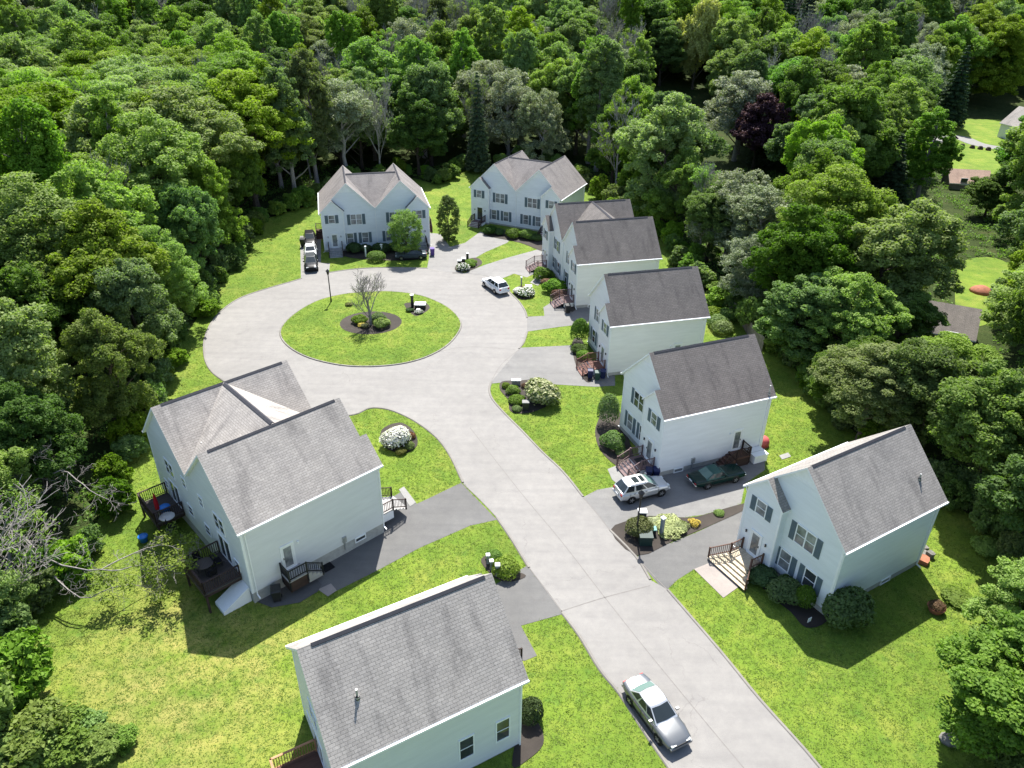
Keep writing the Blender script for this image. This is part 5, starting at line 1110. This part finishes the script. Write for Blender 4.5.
# far house, roofs in the wood
def cottage(x, y, rz, w_, d, he, hr, roofm, label, wall='siding'):
    e = empty('far_house', (x, y, float(terr(x, y))), rz, label, 'house'); wmb = MB()
    wmb.poly([(-w_ / 2, -d / 2, -1), (w_ / 2, -d / 2, -1), (w_ / 2, -d / 2, he), (0, -d / 2, hr - .05), (-w_ / 2, -d / 2, he)], wall); wmb.poly([(w_ / 2, d / 2, -1), (-w_ / 2, d / 2, -1), (-w_ / 2, d / 2, he), (0, d / 2, hr - .05), (w_ / 2, d / 2, he)], wall)
    wmb.poly([(-w_ / 2, d / 2, -1), (-w_ / 2, -d / 2, -1), (-w_ / 2, -d / 2, he), (-w_ / 2, d / 2, he)], wall); wmb.poly([(w_ / 2, -d / 2, -1), (w_ / 2, d / 2, -1), (w_ / 2, d / 2, he), (w_ / 2, -d / 2, he)], wall); wmb.build('wall', e)
    rf = MB(); sl = (hr - he) / (w_ / 2)
    rf.slab([(0, -d / 2 - .3, hr), (0, d / 2 + .3, hr), (-w_ / 2 - .3, d / 2 + .3, he - .3 * sl), (-w_ / 2 - .3, -d / 2 - .3, he - .3 * sl)], .14, roofm, 'trim'); rf.slab([(0, -d / 2 - .3, hr), (w_ / 2 + .3, -d / 2 - .3, he - .3 * sl), (w_ / 2 + .3, d / 2 + .3, he - .3 * sl), (0, d / 2 + .3, hr)], .14, roofm, 'trim'); ro_ = rf.build('roof', e, uv=True)
    (lambda c_: (c_.box(.6, 1.3, d * .2, d * .2 + .7, he, hr + .8, 'clay'), c_.build('chimney', ro_)))(MB()) if he > 2.5 else None
    for u0 in (-w_ * .28, w_ * .14):
        f = MB(); f.box(u0 - .08, u0 + 1.18, -d / 2 - .05, -d / 2 + .02, .92, 2.28, 'trim'); fo = f.build('window', e); p = MB(); p.box(u0, u0 + 1.1, -d / 2 - .062, -d / 2 - .04, 1.0, 2.2, 'glass'); p.build('pane', fo)
    for v0 in (-d * .3, d * .1):
        f = MB(); f.box(-w_ / 2 - .05, -w_ / 2 + .02, v0 - .08, v0 + 1.18, .92, 2.28, 'trim'); fo = f.build('window', e); p = MB(); p.box(-w_ / 2 - .062, -w_ / 2 - .04, v0, v0 + 1.1, 1.0, 2.2, 'glass'); p.build('pane', fo)
    dr = MB(); dr.box(-.45, .45, -d / 2 - .05, -d / 2 + .02, .1, 2.15, 'door_white'); dr.build('door', e); return e
x, y = G(1028, 141); cottage(x, y, .25, 8, 11, 3.6, 7.2, 'shingle_mid', 'small white house with a grey roof beside the far lawn at upper right')
x, y = G(938, 342); cottage(x, y + 2, 1.1, 7, 8, 2.0, 4.2, 'shingle_brown', 'dark roofed house almost hidden by trees on the right', 'fence_wood')
x, y = G(974, 187); cottage(x - 2, y, 1.4, 5, 7, 1.5, 3.4, 'shingle_pink', 'low house with a brown roof below the far lawn', 'fence_wood')
FARLAWN = spline(PX([(950, 108), (985, 112), (1000, 120), (1060, 130), (1080, 160), (1030, 172), (975, 178), (950, 165), (940, 135)]), 4, True)
mb = MB(); mb.poly([(x, y, float(terr(x, y)) * 0 + .02) for x, y in FARLAWN], 'lawn'); struct(mb.build('far_lawn'))
LAWN3 = spline(PX([(962, 262), (995, 258), (1020, 275), (1010, 300), (985, 325), (960, 320), (955, 290)]), 4, True); struct(flat('lawn', LAWN3, .022, 'lawn'))
LANE = PX([(930, 142), (957, 137), (985, 146), (1060, 156)]); mb = MB(); strip(mb, spline(LANE, 6), 4.2, .05, 'driveway_pale'); struct(mb.build('lane'))
for i, px in enumerate((962, 972, 980, 988, 1000, 1008, 1017)):
    x, y = G(px, 147 + (px - 962) * .13); q = MB(); q.lathe((0, 0), [(.6, 0), (.62, .3), (.4, .7), (.1, .8)], 7, 'bark_dark'); o = q.build('boulder'); o.location = (x, y, 0); o.rotation_euler = (0, 0, i); tag(o, 'dark boulder in the row beside the far pale lane', 'boulder', 'boulders along the far lane')
x, y = G(981, 292); e = empty('compost_heap', (x, y, 0), 0, 'brown heap with junk on the small sunny lawn at right', 'heap'); q = MB(); q.lathe((0, 0), [(1.5, 0), (1.3, .4), (.6, .8), (.1, .9)], 10, 'clay'); q.build('heap', e, True); q = MB(); q.box(.8, 1.8, -1.2, -.4, 0, .7, 'bin_navy'); q.build('crate', e)
#---CONT4

# ------------------------------------------------------------------ dead tree leaning over the left lawn
rng = np.random.default_rng(5)
def limbs(base, specs, mat='bark_grey'):
    mb = MB(); tips = []
    def sub(p, d, L, r, lev):
        q = Vector(p); dd = Vector(d).normalized(); pts = [tuple(q)]
        for k in range(4): dd = (dd + Vector((rng.normal() * .2, rng.normal() * .2, rng.normal() * .14))).normalized(); q = q + dd * L / 4; pts.append(tuple(q))
        mb.tube(pts, [max(.009, r * (1 - .2 * k)) for k in range(5)], 5 if lev == 0 else 4, mat, cap=False); tips.append(tuple(q))
        if lev < 3:
            for k in range(4):
                i = 1 + k % 4; side = Vector((rng.normal(), rng.normal(), rng.normal() * .5)).normalized(); sub(pts[min(4, i)], (dd * .6 + side * .7), L * rng.uniform(.4, .6), r * .5, lev + 1)
    for pts, r in specs:
        P = spline([(p[0], p[1]) for p in pts], 4); zs = np.interp(np.linspace(0, len(pts) - 1, len(P)), range(len(pts)), [p[2] for p in pts]); Q = [(a, b, z + rng.normal() * .06) for (a, b), z in zip(P, zs)]
        mb.tube(Q, [max(.02, r * (1 - .85 * k / len(Q))) for k in range(len(Q))], 6, mat)
        for k in range(2, len(Q)):
            d = Vector(Q[k]) - Vector(Q[k - 1]); side = Vector((rng.normal(), rng.normal(), rng.normal() * .6)).normalized(); sub(Q[k], d.normalized() * .7 + side, rng.uniform(1.0, 2.2), r * .35 * (1.1 - k / len(Q)), 1)
    return mb, np.array(tips)
bx, by = G(8, 585)
def at(px, py, z): z *= .7; a = G(px, py, z); return (a[0] - bx, a[1] - by, z)
e = empty('dead_tree', (bx, by, 0), 0, 'dead silver grey tree whose long leaning limb reaches over the left lawn with some leaves', 'tree')
mb, tips = limbs(None, [([(0, 0, -.3), at(12, 520, 3.5), at(25, 480, 6), at(40, 455, 8)], .14), ([at(12, 525, 3), at(50, 560, 4.2), at(100, 570, 4.6), at(140, 566, 4.2), at(172, 566, 3.8)], .07), ([at(40, 560, 4), at(80, 598, 2.4), at(120, 585, 2.2), at(140, 585, 2.0)], .06), ([at(22, 490, 5.5), at(60, 470, 6.5), at(90, 490, 6.5), at(110, 500, 6)], .07), ([at(25, 480, 6), at(5, 450, 8), at(-5, 430, 9)], .08), ([at(100, 570, 4.5), at(140, 550, 4.2), at(165, 545, 4), at(190, 555, 3.6)], .05)])
mb.build('trunk', e)
fr = tips[(tips[:, 0] > at(95, 570, 4)[0])]; C = fr[rng.choice(len(fr), 46)]; P, N, tone = leafcloud(C, np.full(46, .55), 42, rng, up=.9)
o = bpy.data.objects.new('foliage', quads('foliage', P, N, .2, tone, 'leaf_feather', rng=rng)); col.objects.link(o); o.parent = e
# white bare tree in the upper left
mb, tips = bare_mesh(np.random.default_rng(88), 10, 4.2, 'bark_silver', dens=.75, upright=.3, trunk_r=.2, tiny=.03)
rng = np.random.default_rng(3); P, N, tone = leafcloud(tips[:30], np.full(30, .4), 4, rng)
proto('dead', quads('crown', P, N, .2, tone, 'leaf_silver', rng=rng), mb, 10, 4.2)
mb, tips = bare_mesh(np.random.default_rng(89), 10, 4.6, 'bark_grey', dens=1.05, upright=.35, trunk_r=.13, tiny=.013)
rng = np.random.default_rng(4); P, N, tone = leafcloud(tips[rng.choice(len(tips), 90)], np.full(90, .4), 14, rng)
proto('dead', quads('crown', P, N, .18, tone, 'leaf_feather', rng=rng), mb, 10, 4.6)
T('dead', 14, 618, 10.5, 'large pale bare tree at the left edge next to the leaning dead limbs', 5.0, name='bare_tree', var=1); T('dead', 35, 300, 13.5, 'bleached bare tree standing out of the green wood at the left edge', 5.2, name='bare_tree'); T('dead', 155, 222, 14, 'grey bare limbs showing among the feathery trees at the upper left', 4.0, name='bare_tree'); T('dead', 160, 300, 12, 'bare grey twigs at the edge of the left wood above the lawn strip', 4.0, name='bare_tree')

# ------------------------------------------------------------------ woods
FOREST_N = 275
def in_frame(x, y, z):
    s, c = sin(TH), cos(TH); dz = z - CH; dep = y * c - dz * s; v = -(y * s + dz * c)
    return 512 + F * x / np.maximum(dep, .1), 384 + F * v / np.maximum(dep, .1), dep
rects = []
for k_, c_ in HS.items():
    n = len(c_['bumps']); a, b = HL(k_, -W_ / 2 - 4, -5), HL(k_, (n - .5) * W_ + 4, D_ + 4.2); rects.append((k_, -W_ / 2 - 3.2, (n - .5) * W_ + 3.2, -6, D_ + 4.0))
def blocked(x, y, m):
    for k_, xa, xb, ya, yb in rects:
        hx, hy, a, _ = HS[k_]['pose']; X, Y = x - hx, y - hy; lx = cos(a) * X + sin(a) * Y; ly = -sin(a) * X + cos(a) * Y
        if xa - m < lx < xb + m and ya - m < ly < yb + m: return True
    return False
def shrink_test(x, y, m, poly):
    for k in range(8):
        a = k * pi / 4
        if pip(np.array([x + m * cos(a)]), np.array([y + m * sin(a)]), poly)[0]: return True
    return pip(np.array([x]), np.array([y]), poly)[0]
OPEN = [CLEAR]; FAR_OPEN = [FARLAWN, LAWN3]
LANEW = spline(LANE, 6)
FARV = PX([(948, 190), (950, 110), (1100, 112), (1100, 190)])
RoofV = PX([(925, 362), (905, 325), (930, 312), (985, 300), (1010, 330), (975, 372)])
pts = []
def zone(x, y):
    px, py, _ = in_frame(x, y, float(terr(x, y)) + 6)
    if y > 175: return 'far'
    if px < 250 and py < 300: return 'upleft'
    if px < 260: return 'left'
    if px > 640: return 'right'
    return 'back'
MIX = {'far': [('broad', .27), ('dense', .17), ('tall', .2), ('silver', .13), ('bare', .13), ('feather', .08), ('conifer', .02)], 'upleft': [('feather', .62), ('broad', .14), ('dense', .1), ('bare', .04), ('tall', .1)], 'left': [('dense', .55), ('broad', .33), ('feather', .12)],
       'right': [('broad', .36), ('dense', .3), ('silver', .10), ('tall', .12), ('feather', .06), ('conifer', .06)], 'back': [('tall', .34), ('broad', .24), ('dense', .18), ('bare', .17), ('silver', .07)]}
HGT = {'broad': (14, 19.5), 'dense': (13, 18), 'tall': (17, 22), 'feather': (15, 19), 'silver': (12, 16), 'bare': (15, 19), 'conifer': (15, 22)}
ZN = {'far': 'on the far rising woodland', 'upleft': 'in the wood at the upper left', 'left': 'in the wood along the left lawn', 'right': 'in the wood behind the right row of houses', 'back': 'in the wood behind the two end double houses'}
KD = {'broad': 'broad mid green leafy tree', 'dense': 'dark green rounded leafy tree', 'tall': 'slender upright green tree', 'feather': 'feathery light green tree', 'silver': 'greyish thin leaved tree', 'bare': 'nearly leafless grey tree', 'conifer': 'dark pointed conifer'}
cell = {}
def free(x, y, d):
    i, j = int(x // 8), int(y // 8)
    for a in range(i - 1, i + 2):
        for b in range(j - 1, j + 2):
            for (u, v, q) in cell.get((a, b), ()):
                if (u - x) ** 2 + (v - y) ** 2 < ((d + q) / 2) ** 2: return False
    return True
def add(x, y, d): cell.setdefault((int(x // 8), int(y // 8)), []).append((x, y, d))
for x, y, r_ in TREES: add(x, y, r_ * 1.3)
cand = []
def scatter():
    n = 32000
    y = 26 + 404 * NR.random(n) ** .75; x = NR.uniform(-1, 1, n) * (.80 * y + 26); z = terr(x, y)
    px, py, _ = in_frame(x, y, z + 7); k = (px > -60) & (px < 1085) & (py < 830) & (in_frame(x, y, z + 19)[1] < 800) & (in_frame(x, y, z + 2)[1] > -60)
    x, y, z = x[k], y[k], z[k]
    def near_poly(poly, m):
        r = pip(x, y, poly)
        for i in range(8): r |= pip(x + m * cos(i * pi / 4), y + m * sin(i * pi / 4), poly)
        return r
    bad = near_poly(CLEAR, 2.4) | (near_poly(CLEAR, 3.8) & (x < -20) & (y > 52) & (y < 112)) | near_poly(FARLAWN, 2.5) | near_poly(LAWN3, 2.5) | pip(x, y, FARV) | pip(x, y, RoofV)
    for k_, xa, xb, ya, yb in rects:
        hx, hy, a, _ = HS[k_]['pose']; X, Y = x - hx, y - hy; lx = cos(a) * X + sin(a) * Y; ly = -sin(a) * X + cos(a) * Y
        bad |= (xa < lx) & (lx < xb) & (ya < ly) & (ly < yb)
    bad |= (x > 22) & (x < 34) & (y > 30) & (y < 60)
    for (qa, qb, qc, qd, gy) in ((948, 108, 1035, 172, 232), (958, 250, 1004, 318, 133), (912, 314, 962, 342, 100), (724, 90, 782, 138, G(752, 172)[1] + 1), (662, 34, 712, 70, G(690, 108)[1] + 1), (870, 150, 896, 182, G(882, 212)[1] + 1), (748, 118, 770, 148, G(759, 165)[1] + 1), (470, 85, 486, 150, G(478, 172)[1] + 1)):
        lx, ty, dp = in_frame(x, y, z + (24 if qa > 940 and qb < 150 else 20 if qa == 662 else 15)); _, by_, _ = in_frame(x, y, z); r_ = 5.5 * F / dp; bad |= (lx + r_ > qa) & (lx - r_ < qc) & (ty < qd) & (by_ > qb) & (y < gy)
    for u, v in zip(x[~bad].tolist(), y[~bad].tolist()):
        d = (5.9 if u > 5 else 6.1) if v < 180 else 8.6
        if free(u, v, d): add(u, v, d); cand.append((u, v))
scatter()
cand.sort(key=lambda p: p[0] ** 2 + p[1] ** 2 + 39 ** 2)
def pick(z, x, y):
    px, py, _ = in_frame(x, y, float(terr(x, y)) + 8)
    if 320 < px < 560 and py < 160 and rnd.random() < .42: return rnd.choice(['bare', 'bare', 'silver'])
    if z == 'far' and px > 560 and rnd.random() < .12: return rnd.choice(['bare', 'silver'])
    if 770 < px < 815 and py < 60: return 'conifer'
    r = rnd.random(); c = 0
    for k, q in MIX[z]:
        c += q
        if r < c: return k
    return 'broad'
near, far = cand[:FOREST_N], cand[FOREST_N:]
print('forest candidates', len(cand), 'last individual dist', near[-1])
for x, y in near:
    z = zone(x, y); k = pick(z, x, y); lo, hi = HGT[k]; H = rnd.uniform(lo, hi)
    if z in ('back', 'upleft') or (z == 'right' and y > 100): H *= 1.18
    if z == 'far': H *= 1.2
    if y < 45: H *= .6
    elif y < 60: H *= .8
    L = KD[k] + ' ' + ZN[z]
    tree(k, x, y, H, L, group=L.replace(' tree ', ' trees ').replace(' conifer ', ' conifers '), Rr=(rnd.uniform(.44, .52) if k == 'feather' else rnd.uniform(.36, .45)) * H if k in ('broad', 'dense', 'feather', 'silver') else None)
# the rest of the wood as one mass
def far_wood():
    keys = ['broad', 'dense', 'tall', 'feather', 'silver', 'bare', 'conifer']; idx = {k: i for i, k in enumerate(keys)}
    P = []; I = []; Rt = []; Sc = []
    for x, y in far:
        k = pick('far', x, y); lo, hi = HGT[k]; P.append((x, y, float(terr(x, y)))); I.append(idx[k]); s = rnd.uniform(lo, hi) * 1.28 / PROTO[k][0][2]
        Rt.append((0, 0, rnd.uniform(0, 6.28))); Sc.append((s * rnd.uniform(.95, 1.2), s * rnd.uniform(.95, 1.2), s))
    me = bpy.data.meshes.new('distant_wood'); me.from_pydata(P, [], [])
    a = me.attributes.new('pick', 'INT', 'POINT'); a.data.foreach_set('value', I)
    for nm, dat in (('rot', Rt), ('scl', Sc)): a = me.attributes.new(nm, 'FLOAT_VECTOR', 'POINT'); a.data.foreach_set('vector', np.array(dat, np.float32).ravel())
    o = bpy.data.objects.new('distant_wood', me); col.objects.link(o); o['kind'] = 'stuff'
    g = bpy.data.node_groups.new('wood', 'GeometryNodeTree'); g.interface.new_socket('Geometry', in_out='INPUT', socket_type='NodeSocketGeometry'); g.interface.new_socket('Geometry', in_out='OUTPUT', socket_type='NodeSocketGeometry')
    N = g.nodes; gi = N.new('NodeGroupInput'); go = N.new('NodeGroupOutput'); jn = N.new('GeometryNodeJoinGeometry'); ip = N.new('GeometryNodeInstanceOnPoints')
    src = {}
    for ob in col.objects:
        if ob.parent and ob.name.split('.')[0] in ('crown', 'trunk'): src.setdefault(ob.data.name, ob)
    for k in keys[::-1]:      # joined instances come out in reverse link order
        cm, tm, _, _ = PROTO[k][0 if k != 'bare' else 1]; ob = src.get((tm if k == 'bare' else cm).name)
        if ob is None: ob = next(v for q, v in src.items() if q in [p[0].name for p in PROTO[k]])
        oi = N.new('GeometryNodeObjectInfo'); oi.inputs['Object'].default_value = ob; oi.inputs['As Instance'].default_value = True; oi.transform_space = 'ORIGINAL'
        g.links.new(oi.outputs['Geometry'], jn.inputs[0])
    def attr(nm, typ): n_ = N.new('GeometryNodeInputNamedAttribute'); n_.data_type = typ; n_.inputs['Name'].default_value = nm; return n_.outputs['Attribute']
    g.links.new(gi.outputs[0], ip.inputs['Points']); g.links.new(jn.outputs[0], ip.inputs['Instance']); ip.inputs['Pick Instance'].default_value = True
    g.links.new(attr('pick', 'INT'), ip.inputs['Instance Index']); er = N.new('FunctionNodeEulerToRotation'); g.links.new(attr('rot', 'FLOAT_VECTOR'), er.inputs[0]); g.links.new(er.outputs[0], ip.inputs['Rotation']); g.links.new(attr('scl', 'FLOAT_VECTOR'), ip.inputs['Scale'])
    g.links.new(ip.outputs[0], go.inputs[0]); md = o.modifiers.new('wood', 'NODES'); md.node_group = g
far_wood()
for s in range(3):
    rng = np.random.default_rng(140 + s); C, rad = crown_clusters(rng, 2.6, 1.7, .1, 'broad'); P, N, tone = leafcloud(C, rad * 1.2, 26, rng, flat_=.6); P[:, 2] = np.maximum(P[:, 2], .04)
    SH['wild%d' % s] = quads('shrub', P, N, .24, tone, ('leaf_mid', 'leaf_dark', 'shrub_bright')[s], .6, rng=rng)
# understory along the edge of the clearing
edge = spline(CLEAR[:-2], 8, False); nb = 0; acc = 0
for (x0, y0), (x1, y1) in zip(edge, edge[1:]):
    L = math.hypot(x1 - x0, y1 - y0); acc += L
    while acc > 2.1:
        acc -= 2.1; t = rnd.random(); x = x0 + (x1 - x0) * t + rnd.uniform(-1, 1); y = y0 + (y1 - y0) * t + rnd.uniform(-.5, 2.0)
        px, py, _ = in_frame(x, y, 1)
        if not (-30 < px < 1054 and 100 < py < 800) or blocked(x, y, -1.5): continue
        z = {'left': 'along the edge of the left lawn', 'upleft': 'along the edge of the left lawn'}.get(zone(x, y), 'along the wood behind the houses')
        kd = rnd.choice(['wild0', 'wild1', 'wild1', 'wild0', 'wild2']); r_ = rnd.uniform(.6, 1.25)
        shrub_at(kd, x, y, r_, 1.62 * r_ * rnd.uniform(.8, 1.4), 'wild undergrowth bush ' + z, 'undergrowth bushes ' + z, 'wild_bush', 'bush'); nb += 1
for px, py, r_, h_ in [(70, 748, 1.9, 1.7), (104, 752, 1.4, 1.2), (88, 735, 1.3, 1.3), (122, 745, 1.0, 1.0), (40, 752, 2.2, 2.6), (12, 705, 2.8, 4.2), (10, 650, 2.4, 3.8), (25, 765, 2, 2.4), (-5, 740, 2.4, 4.5)]: x, y = G(px, py); shrub_at('wild2', x, y, r_ / 1.7, h_ * .62, 'light green leafy sapling in the lower left corner', 'saplings in the lower left corner', 'sapling', 'bush')
print('wild bushes', nb)
# ------------------------------------------------------------------ grass blades on the lawns
def grass():
    excl = [road] + [PX(L) for Ls in DRV.values() for L in Ls] + [PX(L) for _, L, _ in PAV] + BEDS
    def sample(poly, dens_f, zz, ex):
        xs = [p[0] for p in poly]; ys = [p[1] for p in poly]; out = []
        A = (max(xs) - min(xs)) * (max(ys) - min(ys)); n = int(A * 46); X = NR.uniform(min(xs), max(xs), n); Y = NR.uniform(min(ys), max(ys), n)
        keep = NR.random(n) < np.clip(55 / np.maximum(Y, 20), 0, 1) ** 1.6 * .9
        X, Y = X[keep], Y[keep]; px, py, _ = in_frame(X, Y, 0); k = (px > -20) & (px < 1044) & (py < 800) & pip(X, Y, poly); X, Y = X[k], Y[k]
        for e_ in ex: k = ~pip(X, Y, e_); X, Y = X[k], Y[k]
        for k_, c_ in HS.items():
            hx, hy, a, _ = c_['pose']; n_ = len(c_['bumps']); lx = cos(a) * (X - hx) + sin(a) * (Y - hy); ly = -sin(a) * (X - hx) + cos(a) * (Y - hy); k = ~((lx > -W_ / 2) & (lx < (n_ - .5) * W_) & (ly > -.5) & (ly < D_)); X, Y = X[k], Y[k]
        return np.stack([X, Y, np.full(len(X), zz)], -1)
    P = np.concatenate([sample(CLEAR, 1, .02, excl), sample(island, 1, .13, [IB1, IB2])])
    B = 4; n = len(P) * B; C = np.repeat(P, B, 0) + np.concatenate([NR.normal(size=(n, 2)) * .07, np.zeros((n, 1))], 1)
    a = NR.uniform(0, 2 * pi, n); hgt = NR.uniform(.02, .06, n); wd = NR.uniform(.02, .045, n); lean = NR.normal(size=(n, 2)) * .05
    u = np.stack([np.cos(a), np.sin(a), np.zeros(n)], -1) * wd[:, None]; tip = C + np.concatenate([lean, hgt[:, None]], 1)
    V = np.stack([C - u, C + u, tip], 1).reshape(-1, 3)
    me = bpy.data.meshes.new('grass'); me.vertices.add(3 * n); me.vertices.foreach_set('co', V.astype(np.float32).ravel()); me.loops.add(3 * n); me.loops.foreach_set('vertex_index', np.arange(3 * n, dtype=np.int32)); me.polygons.add(n); me.polygons.foreach_set('loop_start', np.arange(0, 3 * n, 3, dtype=np.int32)); me.polygons.foreach_set('loop_total', np.full(n, 3, np.int32))
    t = me.attributes.new('tone', 'FLOAT', 'FACE'); t.data.foreach_set('value', np.repeat(NR.random(len(P)), B).astype(np.float32)); me.materials.append(M['grass_blade']); me.update(calc_edges=True)
    o = bpy.data.objects.new('grass', me); col.objects.link(o); o['kind'] = 'stuff'; print('grass', n)
grass()

def undergrowth():
    n = 9000; y = 26 + 130 * NR.random(n) ** .8; x = NR.uniform(-1, 1, n) * (.78 * y + 20); px, py, _ = in_frame(x, y, 1); k = (px > -30) & (px < 1054) & (py < 800) & ~pip(x, y, CLEAR) & ~pip(x, y, FARLAWN) & ~pip(x, y, LAWN3) & ~pip(x, y, RoofV); x, y = x[k], y[k]
    C = np.stack([x, y, terr(x, y) + .35], -1); P, N, tone = leafcloud(C, NR.uniform(.5, 1.1, len(C)), 26, NR, flat_=.5)
    o = bpy.data.objects.new('undergrowth', quads('undergrowth', P, N, .3, tone, 'leaf_dark')); col.objects.link(o); o['kind'] = 'stuff'
undergrowth()
